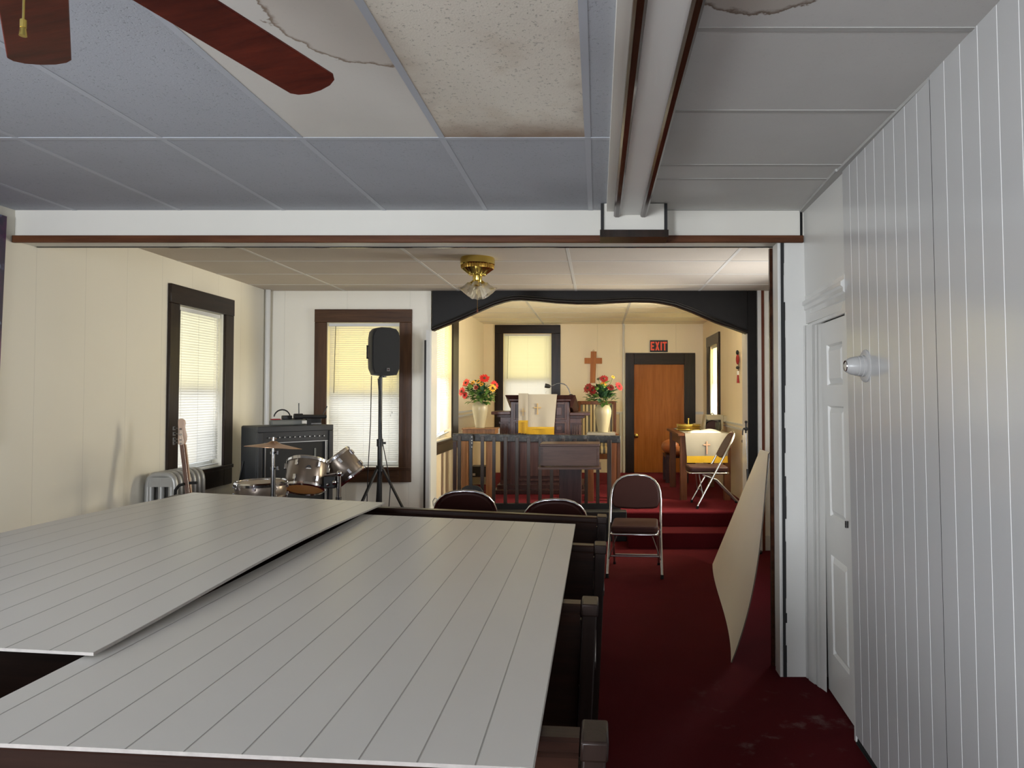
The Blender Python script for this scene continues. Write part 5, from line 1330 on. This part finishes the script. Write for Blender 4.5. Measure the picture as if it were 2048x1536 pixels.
# ---- flower stands, vases, bouquets
YV = 8.28; v = lambda x, y, Y=YV: at_y(x, y, Y)
def flower_stand(label, xa, xb_, yt, yb_, mat, legs):
    a, b_ = v(xa, yt), v(xb_, yt); z1, z0 = v(1, yt).z, v(1, yb_).z
    root = thing('flower_stand', label, 'stand', ((a.x + b_.x) / 2, YV + .05, PF), group='wooden flower stands behind the rail')
    MB().box(a.x, b_.x, YV - .10, YV + .22, z1 - .014, z1).build('top', mat, root, bevel=.004)
    MB().box(a.x + .012, b_.x - .012, YV - .085, YV + .205, z0, z1 - .014).build('apron', mat, root)
    for lx in legs:
        for yy in (YV - .08, YV + .14):
            c = v(lx, 930).x; MB().box(c - .035, c + .035, yy, yy + .06, PF, z0).build('leg', mat, root, bevel=.003)
    return z1
zA = flower_stand('light brown flower stand carrying the left vase', 926, 994, 856, 868, 'stand_wood', (931, 980))
zB = flower_stand('flower stand with a white runner carrying the right vase', 1173, 1234, 866, 874, 'table_wood', (1181, 1226))
def vase(label, cx_, yt, z, R_):
    c = v(cx_, 850); h = v(cx_, yt).z - z
    pr = [(.055, 0), (.058, .01), (.064, .15), (.080, .42), (.094, .66), (.096, .78), (.086, .90), (.068, .96), (.064, .985), (.070, 1.0), (.058, 1.0), (.054, .96)]
    k = R_ / .096; m = MB().lathe([(r * k, zz_ * h if zz_ > .02 else zz_) for r, zz_ in pr], (c.x, YV + .04, z + .0015), 36)
    o = m.build('vase', 'vase', smooth=60); tag(o, label, 'vase', 'ivory vases'); return Vector((c.x, YV + .04, z + h))
vA = vase('ivory vase on the light brown stand left of the pulpit', 959, 803, zA, .090)
vB = vase('ivory vase on the stand right of the pulpit', 1206, 810, zB + .006, .098)
b = MB(); c = v(1203, 866); b.box(c.x - .165, c.x + .155, YV - .104, YV + .2, zB + .0005, zB + .005); b.box(c.x - .165, c.x + .155, YV - .1075, YV - .104, zB - .02, zB + .005)
tag(b.build('table_runner', 'cloth_white'), 'white runner under the right vase', 'cloth')
def bloom(root, c, d, r, mat, heart='flower_heart', layers=3, n=13):
    d = Vector(d).normalized(); q = d.to_track_quat('Z', 'Y').to_matrix(); m = MB(); c = Vector(c); r = r * 1.2
    for L in range(layers):
        rr = r * (1 - .24 * L); lift = .12 + .28 * L
        for i in range(n - 2 * L):
            a = 2 * math.pi * (i + .5 * L) / (n - 2 * L) + rnd.uniform(-.1, .1); w_ = rr * .24; k = rr * rnd.uniform(.9, 1.06)
            def P(x, y, z): 
                ca, sa = math.cos(a), math.sin(a); return c + q @ Vector((x * ca - y * sa, x * sa + y * ca, z))
            m.add([P(.12 * k, 0, .004 * L), P(.55 * k, -w_, lift * k * .35), P(k, 0, lift * k * .3), P(.55 * k, w_, lift * k * .35), P(.55 * k, 0, lift * k * .28)], [(0, 1, 4), (1, 2, 4), (2, 3, 4), (3, 0, 4)])
    o = m.build('bloom', mat, root, smooth=0, fix=False)
    MB().sphere(c + d * r * .12, (r * .26, r * .26, r * .2), 10, 6, 0, q).build('flower_heart', heart, o)
def leaves(root, spots, mat):
    m = MB()
    for (c, d, L) in spots:
        d = Vector(d).normalized(); s = d.cross(Vector((0, 0, 1))); s = s.normalized() if s.length > .01 else Vector((1, 0, 0)); u = s.cross(d); c = Vector(c); w_ = L * .46
        m.add([c, c + d * L * .3 - s * w_ * .8 + u * L * .08, c + d * L * .65 - s * w_ * .75 + u * L * .05, c + d * L - u * L * .12, c + d * L * .65 + s * w_ * .75 + u * L * .05, c + d * L * .3 + s * w_ * .8 + u * L * .08, c + d * L * .45], [(0, 1, 6), (1, 2, 6), (2, 3, 6), (3, 4, 6), (4, 5, 6), (5, 0, 6)])
    return m.build('leaves', mat, root, smooth=0, fix=False)
def bouquet(label, top, blooms, leafpix, mat, dark):
    root = thing('flower_arrangement', label, 'flowers', top - Vector((0, 0, .03)), group='artificial flower arrangements')
    m = MB(); sp_ = []
    for (x, y, dy, r, mt, n) in blooms:
        p = v(x, y, YV + .04 + dy); m.tube([top + Vector((rnd.uniform(-.02, .02), rnd.uniform(-.02, .02), -.05)), (top + p) / 2 + Vector((0, 0, .02)), p], .0028, 5)
        d = Vector((p.x - top.x, -.16 + dy, (p.z - top.z) * .55)); bloom(root, p, d, r, mt, 'flower_heart', 3 if r > .03 else 2, n)
    for (x, y, n, sp__) in leafpix:
        for i in range(int(n * 1.6)):
            p = v(x + rnd.gauss(0, sp__), y + rnd.gauss(0, sp__ * .8), YV + .04 + rnd.uniform(-.09, .07)); sp_.append((p, (p.x - top.x + rnd.uniform(-.08, .08), rnd.uniform(-.14, .05), (p.z - top.z) * .6 + rnd.uniform(-.08, .06)), rnd.uniform(.05, .085)))
    m.build('stems', 'leaf', root)
    k = int(len(sp_) * dark); leaves(root, sp_[k:], mat)
    if k: leaves(root, sp_[:k], 'leaf_dark')
Rr, Dr, Yy = 'petal_red', 'petal_dark', 'petal_yellow'
bouquet('red and orange flower arrangement in the left vase', vA, [(969, 757, -.02, .056, Rr, 14), (932, 766, -.04, .050, Rr, 14), (924, 783, -.05, .052, Rr, 14), (930, 791, -.06, .040, Rr, 12), (989, 770, -.03, .050, Rr, 14), (985, 776, -.07, .046, Yy, 12), (946, 765, -.04, .026, Yy, 9), (957, 763, -.05, .028, Yy, 9), (963, 769, -.03, .026, Yy, 9), (952, 775, -.06, .028, Dr, 10), (941, 771, -.03, .03, Dr, 9)],
        [(957, 786, 46, 9), (946, 781, 18, 7), (968, 792, 26, 7), (975, 786, 10, 5), (951, 797, 16, 6), (977, 798, 8, 3), (955, 803, 8, 5)], 'leaf', .25)
bouquet('darker red flower arrangement in the right vase', vB, [(1208, 758, -.02, .052, Dr, 14), (1176, 776, -.04, .058, Dr, 14), (1186, 781, -.05, .052, Dr, 14), (1238, 773, -.02, .052, Dr, 14), (1221, 775, .0, .044, Dr, 12), (1207, 769, -.05, .036, Yy, 10), (1226, 754, -.02, .024, Yy, 8), (1197, 758, -.01, .022, 'leaf_dark', 8)],
        [(1206, 790, 40, 8), (1219, 791, 18, 7), (1201, 777, 14, 6), (1184, 797, 16, 5), (1208, 802, 14, 6), (1190, 790, 10, 5)], 'leaf', .45)
# paper notice and box behind the left stand
p = v(992, 862, YP_ - .2); b = MB().box(v(989, 860, YV + .25).x, v(999, 860, YV + .25).x, YV + .24, YV + .26, v(1, 870, YV + .25).z, v(1, 855, YV + .25).z)
tag(b.build('paper_notice', 'white'), 'small loose white paper card behind the left flower stand', 'paper')  # plain paper notice, nothing holds it up
# ---- wooden cross on the back wall
yw = YB - .012; c = lambda x, y: at_y(x, y, yw)
a_, b_, e, f = c(1181.5, 703), c(1193, 703), c(1180, 766), c(1190.5, 766)
root = thing('wooden_cross', 'orange brown wooden cross hanging on the back wall', 'cross', c(1186, 766))
MB().hexa([(e.x, yw - .012, e.z), (f.x, yw - .012, f.z), (f.x, yw + .01, f.z), (e.x, yw + .01, e.z), (a_.x, yw - .012, a_.z), (b_.x, yw - .012, b_.z), (b_.x, yw + .01, b_.z), (a_.x, yw + .01, a_.z)]).build('upright', 'cross_wood', root, bevel=.003)
h0, h1 = c(1169, 716), c(1204, 727.5); MB().box(h0.x, h1.x, yw - .0135, yw + .009, h1.z, h0.z).build('crossbar', 'cross_wood', root, bevel=.003)
rg = c(1187, 702); MB().tube(arc((rg.x, yw, rg.z + .004), .012, 0, 2 * math.pi * .95, 12, (1, 0, 0), (0, 0, 1)), .002, 6).build('hanging_ring', 'brass', root)
# ---- exit sign
a_, b_ = at_y(1300, 680.5, YB - .02), at_y(1335.5, 704, YB - .02)
root = thing('exit_sign', 'black exit sign with orange red letters above the exit door', 'sign', ((a_.x + b_.x) / 2, YB - .02, b_.z))
MB().box(a_.x, b_.x, YB - .025, YB - .002, b_.z, a_.z).build('sign_board', 'sign_black', root, bevel=.002)
W_, H_ = b_.x - a_.x, a_.z - b_.z; m = MB(); yf0, yf1 = YB - .029, YB - .0252
def L_(x0, x1, z0, z1): m.box(a_.x + W_ * x0, a_.x + W_ * x1, yf0, yf1, b_.z + H_ * z0, b_.z + H_ * z1)
zl, zh = .13, .87
L_(.04, .115, zl, zh); L_(.115, .245, zl, zl + .14); L_(.115, .245, zh - .14, zh); L_(.115, .215, .43, .57)
for sgn in (1, -1):
    xa, xb_ = (.29, .535) if sgn > 0 else (.535, .29); w_ = .085 * sgn
    P = [(xa, zl), (xa + w_, zl), (xb_, zh), (xb_ - w_, zh)]
    m.prism([(a_.x + W_ * x, yf0 + (0 if sgn > 0 else -.0002), b_.z + H_ * z) for x, z in P], (0, .0038, 0))
L_(.59, .67, zl, zh); L_(.70, .955, zh - .14, zh); L_(.79, .865, zl, zh - .14)
m.build('lettering', 'sign_red', root, smooth=0)
# ---- armchair with striped upholstery behind the right vase
Yk = 10.35; k = lambda x, y, Y=Yk: at_y(x, y, Y)
x0, x1 = k(1155, 820).x, k(1232.5, 820).x; zt_ = k(1190, 802).z
root = thing('carved_armchair', 'carved wooden armchair with a striped back behind the right vase', 'chair', ((x0 + x1) / 2, Yk - .2, PF))
m = MB().box(x0, x0 + .045, Yk, Yk + .05, PF, zt_).box(x1 - .045, x1, Yk, Yk + .05, PF, zt_).box(x0 + .045, x1 - .045, Yk, Yk + .05, zt_ - .05, zt_); m.build('back_frame', 'chair_wood', root, bevel=.006)
MB().box(x0 + .046, x1 - .046, Yk + .006, Yk + .04, PF + .42, zt_ - .051).build('back_upholstery', 'stripes', root)
MB().box(x0 + .03, x1 - .03, Yk - .50, Yk - .001, PF + .33, PF + .40).build('seat_rail', 'chair_wood', root, bevel=.005)
MB().box(x0 + .04, x1 - .04, Yk - .49, Yk - .001, PF + .401, PF + .47).build('seat_cushion', 'stripes', root, bevel=.02)
for xa in (x0 - .01, x1 - .045):
    m = MB().box(xa + .0, xa + .055, Yk - .5, Yk - .001, PF + .62, PF + .66); m.build('arm', 'chair_wood', root, bevel=.01)
    m = MB().sphere((xa + .028, Yk - .53, PF + .635), (.045, .05, .05), 14, 10); m.build('arm_knob', 'chair_wood', root)
    MB().box(xa + .008, xa + .05, Yk - .5, Yk - .45, PF, PF + .62).build('front_leg', 'chair_wood', root, bevel=.006)
# ---- communion table
Yt = 8.30; t = lambda x, y, Y=Yt: at_y(x, y, Y)
n0, n1 = t(1361, 1000), t(1462, 1004); zt_ = t(1370, 867).z; Yt2 = at_z(1349, 973, PF).y
root = thing('communion_table', 'brown wooden table under the white cloth beside the folding chair', 'table', ((n0.x + n1.x) / 2, (Yt + Yt2) / 2, PF))
xa, xb_ = n0.x, n1.x
MB().box(xa - .03, xb_ + .0, Yt - .03, Yt2 + .06, zt_ - .028, zt_).build('table_top', 'table_wood', root, bevel=.004)
m = MB().box(xa + .07, xb_ - .07, Yt + .02, Yt + .045, zt_ - .14, zt_ - .029).box(xa + .02, xa + .045, Yt + .08, Yt2 - .08, zt_ - .14, zt_ - .029).box(xb_ - .045, xb_ - .02, Yt + .08, Yt2 - .08, zt_ - .14, zt_ - .029); m.build('apron', 'table_wood', root)
for lx in (xa, xb_ - .075):
    for ly in (Yt, Yt2 - .075): MB().box(lx, lx + .075, ly, ly + .075, PF, zt_ - .029).build('leg', 'table_wood', root, bevel=.003)
c0, c1 = t(1370, 868, Yt - .035), t(1459, 868, Yt - .035); zc = zt_ + .002; zd_ = t(1400, 912, Yt - .035).z; zg = t(1400, 925.5, Yt - .035).z
def fT(u, vv):
    s = vv; x = c0.x + (c1.x - c0.x) * u
    if s < .5:
        kk = s / .5; ins = .012 + .10 * 0; xx = x + (.02 * (1 - kk)) * (1 - 2 * u); return (xx, Yt - .036 - .006 * math.sin(u * 11) * (1 - kk), zd_ + (zc - zd_) * kk)
    kk = (s - .5) / .5; return (x, Yt - .036 + (Yt2 - Yt + .0) * kk, zc + .001)
m = MB(); m.grid(fT, 18, 24, (0, .0, .002)); root = m.build('table_cloth', 'cloth_white', smooth=50); tag(root, 'white cloth with a pale cross and gold border over the brown table', 'cloth')
m = MB(); m.grid(lambda u, vv: (c0.x + .02 + (c1.x - c0.x - .04) * u, Yt - .036 - .006 * math.sin(u * 11), zg + (zd_ - zg) * vv), 18, 2, (0, .002, 0)); m.build('gold_border', 'gold_fringe', root)
cc = t(1414, 896, Yt - .0445); m = MB().box(cc.x - .007, cc.x + .007, cc.y, cc.y + .006, cc.z - .07, cc.z + .075).box(cc.x - .038, cc.x + .038, cc.y + .0006, cc.y + .0055, cc.z + .03, cc.z + .042); m.build('embroidered_cross', 'peach_thread', root)
# offering plates
Yo = 8.95; o_ = lambda x, y, Y=Yo: at_y(x, y, Y); zc = zt_ + .0055; pcx = o_(1377, 860).x
rs = (o_(1402, 858).x - o_(1352, 858).x) / 2
hh = (o_(1377, 846).z - zc) / 4
for i in range(4):
    zz0 = zc + i * hh; m = MB()
    if i < 3: m.lathe([(rs * .80, 0), (rs * .97, .004), (rs, hh * .30), (rs * .97, hh * .45), (rs * .94, hh * .95), (rs * .90, hh * .97), (rs * .88, .010), (.001, .008)], (pcx, Yo, zz0), 44)
    else: m.lathe([(rs * .9, 0), (rs * .98, .004), (rs * .96, hh * .5), (rs * .6, hh * .85), (rs * .2, hh), (.001, hh)], (pcx, Yo, zz0), 44)
    ob = m.build('offering_plate', 'brass' if i != 1 else 'brass_dull'); tag(ob, ('lowest brass plate of the stack on the white cloth', 'second brass plate from the bottom of the stack', 'third brass plate from the bottom of the stack', 'brass lid topping the stack of plates')[i], 'plate', 'stacked brass plates')
kn = MB().cyl((pcx, Yo, zc + 4 * hh - .001), (pcx, Yo, zc + 4 * hh + .04), .008, 12).sphere((pcx, Yo, zc + 4 * hh + .05), .011, 10, 8); kn.build('finial', 'brass', ob)
# folded napkin pile
b = MB(); q0, q1 = t(1378, 868, Yt + .12), t(1441, 868, Yt + .12)
def fN(u, vv):
    h = .030 * math.sin(math.pi * u) ** .5 * (math.sin(math.pi * vv) ** .5) + .012 * math.sin(7 * u + 3 * vv) * math.sin(math.pi * u) * math.sin(math.pi * vv)
    return (q0.x + (q1.x - q0.x) * u, Yt + .02 + .26 * vv, zc + .002 + max(0, h + .012 * math.exp(-((u - .6) / .2) ** 2) * math.sin(math.pi * vv)))
b.grid(fN, 26, 14, (0, 0, -.0015)); tag(b.build('folded_napkin', 'white', smooth=60), 'crumpled white napkin lying on the front of the table', 'cloth')
# beige case with a dark lining
Yc_ = 9.15; e = lambda x, y, Y=Yc_: at_y(x, y, Y)
x0, x1, zt2 = e(1406, 840).x, e(1446, 840).x, e(1425, 830).z
root = thing('beige_case', 'beige open case with a dark lining behind the brass plates', 'case', ((x0 + x1) / 2, Yc_ + .1, zc))
m = MB().hexa([(x0, Yc_, zc), (x0 + .03, Yc_, zc), (x0 + .03, Yc_ + .2, zc), (x0, Yc_ + .2, zc), (x0 + .03, Yc_, zt2), (x0 + .045, Yc_, zt2), (x0 + .045, Yc_ + .2, zt2), (x0 + .03, Yc_ + .2, zt2)]).box(x1 - .025, x1, Yc_, Yc_ + .2, zc, zt2).box(x0 + .046, x1 - .026, Yc_, Yc_ + .2, zt2 - .06, zt2).box(x0 + .04, x1 - .026, Yc_ + .18, Yc_ + .2, zc, zt2 - .061); m.build('shell', 'beige', root)
ar = [(x0 + .034, zc), (x0 + .05, zt2 - .12)] + [(x0 + .06 + (x1 - x0 - .10) * i / 8, zt2 - .105 + .035 * math.sin(math.pi * i / 8)) for i in range(9)] + [(x1 - .03, zt2 - .12), (x1 - .03, zc)]
m = MB().prism([(x, Yc_ + .03, z) for x, z in ar], (0, .13, 0)); m.build('lining', 'maroon', root)
MB().box(x1 + .001, x1 + .06, Yc_ + .02, Yc_ + .16, zt2 - .09, zt2 - .01).build('side_block', 'beige', root, bevel=.01)
MB().tube(arc(((x0 + x1) / 2, Yc_ + .06, zt2), .02, 0, math.pi, 8, (1, 0, 0), (0, 0, 1)), .005, 6).build('handle', 'black', root)
# tumbler beside the case
gx = xb_ - .05; m = MB().lathe([(.024, 0), (.03, .10), (.027, .10), (.022, .006), (.001, .006)], (gx, 8.9, zc), 20)
tag(m.build('water_glass', 'clear_glass'), 'clear drinking glass at the right end of the table', 'glass')
# leather stool behind the table
Yq = 10.0; s_ = lambda x, y, Y=Yq: at_y(x, y, Y); x0, x1 = s_(1326, 890).x, s_(1356, 890).x; zs = s_(1340, 908).z
root = thing('leather_stool', 'tan leather armchair with rounded cushions behind the brown table', 'chair', ((x0 + x1) / 2 + .1, Yq + .2, PF))
m = MB().sphere((x0 + .12, Yq + .2, zs + .09), (.125, .2, .10), 18, 12); m.build('back_cushion', 'leather', root)
MB().sphere((x0 + .20, Yq + .02, zs + .03), (.11, .16, .075), 18, 12).build('seat_cushion', 'leather', root)
MB().box(x0 + .03, x0 + .34, Yq - .08, Yq + .36, zs - .05, zs - .005).build('seat_frame', 'pulpit_dark', root, bevel=.006)
for lx in (x0 + .03, x0 + .29):
    for ly in (Yq - .08, Yq + .31): MB().box(lx, lx + .05, ly, ly + .05, PF, zs - .05).build('leg', 'pulpit_dark', root)
# ---- hanging decoration on the right platform wall
hx = XDR - .004; h = lambda x, y: at_x(x, y, hx); hy = h(1479, 730).y
root = thing('wall_hanging', 'small red and black hanging ornament on the right platform wall', 'ornament', (hx - .01, hy, h(1479, 765).z))
zz_ = lambda p: h(1479, p).z
MB().cyl((hx - .012, hy, zz_(766)), (hx - .012, hy, zz_(704)), .004, 6).build('cord', 'black', root)
MB().sphere((hx - .024, hy, zz_(705)), (.018, .03, .028), 12, 8).build('upper_bead', 'black', root)
MB().sphere((hx - .022, hy, zz_(719)), (.018, .05, .06), 12, 8).build('red_knot', 'petal_dark', root)
MB().sphere((hx - .022, hy, zz_(735)), (.018, .06, .02), 12, 8).build('lower_bead', 'black', root)
MB().cyl((hx - .018, hy, zz_(742)), (hx - .018, hy, zz_(750)), .012, 8).build('white_bead', 'white', root)
MB().cyl((hx - .018, hy, zz_(750)), (hx - .018, hy, zz_(766)), .010, 8, r1=.016).build('tassel', 'petal_dark', root)
# ---- microphone stand at the right arch post
Yx = YA - .10; u = lambda x, y: at_y(x, y, Yx)
p1, p0 = u(1492, 868), u(1497, 960)
root = thing('microphone_stand', 'black and chrome microphone stand leaning by the right arch post', 'microphone stand', (p0.x + .01, Yx, 0))
pf = Vector((p0.x + (p0.x - p1.x) * .2, Yx, .03))
MB().tube([p1, u(1495.5, 943)], .0055, 10).build('upper_tube', 'chrome', root)
MB().tube([u(1495.3, 938), u(1496, 960), pf], .013, 10).build('lower_tube', 'black', root)
MB().sphere(u(1492, 844), .014, 10, 8).tube([u(1492, 844), u(1491.5, 866)], .008, 8).sphere(u(1492, 858), (.02, .016, .018), 12, 8).build('clamp', 'black', root)
MB().tube([u(1492, 856), u(1487, 857), u(1485.5, 862), u(1485, 870)], .006, 8).build('boom_arm', 'black', root)
MB().lathe([(.12, 0), (.12, .015), (.03, .03), (.014, .05)], (pf.x, Yx, .0), 28).build('base', 'black', root)
# ---- black box behind the left part of the rail
Yb2 = 9.75; w = lambda x, y: at_y(x, y, Yb2)
a_, b_ = w(941, 933), w(973, 954)
root = thing('stage_monitor', 'small black amplifier box on a pale crate behind the left end of the rail', 'amplifier', ((a_.x + b_.x) / 2, Yb2 + .12, PF))
MB().box(a_.x, b_.x, Yb2, Yb2 + .24, b_.z, a_.z).build('cabinet', 'black', root, bevel=.008)
q = w(948, 949); MB().box(q.x - .018, q.x + .018, Yb2 - .004, Yb2 - .0005, q.z - .016, q.z + .016).build('badge', 'white', root)
MB().box(a_.x + .0, b_.x - .0, Yb2 + .01, Yb2 + .23, PF, b_.z - .001).build('crate', 'beige', root)
# cords on the platform carpet
b = MB(); zc_ = PF + .005
b.tube([Vector((at_z(900 + x, y, PF).x, at_z(900 + x, y, PF).y, zc_)) for x, y in ((-8, 957), (6, 966), (2, 970), (-2, 973), (12, 976), (24, 980), (30, 984))], .005, 6)
tag(b.build('white_cord', 'sash_white'), 'white cord lying on the platform carpet by the left wall', 'cord')
b = MB(); q0 = at_y(872, 1001, 6.9); fz = floor_z(q0.x)
b.tube([at_y(867, 1012, 6.92), at_y(866, 1002, 6.92), at_y(870, 996, 6.91), at_y(874, 998, 6.9), at_y(873, 1004, 6.9), at_y(869, 1007, 6.91), Vector((at_y(867, 1040, 6.92).x, 6.92, fz + .006))], .006, 7)
tag(b.build('coiled_cord', 'sash_white'), 'coil of pale cord at the foot of the left arch jamb', 'cord')

# ================================================================== light, camera, view
w_ = bpy.data.worlds.new('world'); bpy.context.scene.world = w_; w_.use_nodes = True
bg = w_.node_tree.nodes['Background']; bg.inputs[0].default_value = (0.78, 0.88, 1.0, 1); bg.inputs[1].default_value = 1.0
cam = bpy.data.cameras.new('camera'); co = bpy.data.objects.new('camera', cam); COL.objects.link(co)
co.location = (0, 0, CAMZ); co.rotation_euler = (R(90) + PITCH, 0, 0)
cam.sensor_width = 36; cam.lens = F / 2048 * 36; cam.shift_x = -(CX - 1024) / 2048; cam.shift_y = (CY - 768) / 2048
cam.clip_start = .02; cam.clip_end = 200
sc = bpy.context.scene; sc.camera = co
sc.view_settings.view_transform = 'Standard'; sc.view_settings.look = 'None'; sc.view_settings.gamma = 1; sc.view_settings.use_curve_mapping = False
sc.view_settings.exposure = 0.0
sc.cycles.max_bounces = 8; sc.cycles.diffuse_bounces = 6; sc.cycles.transparent_max_bounces = 12
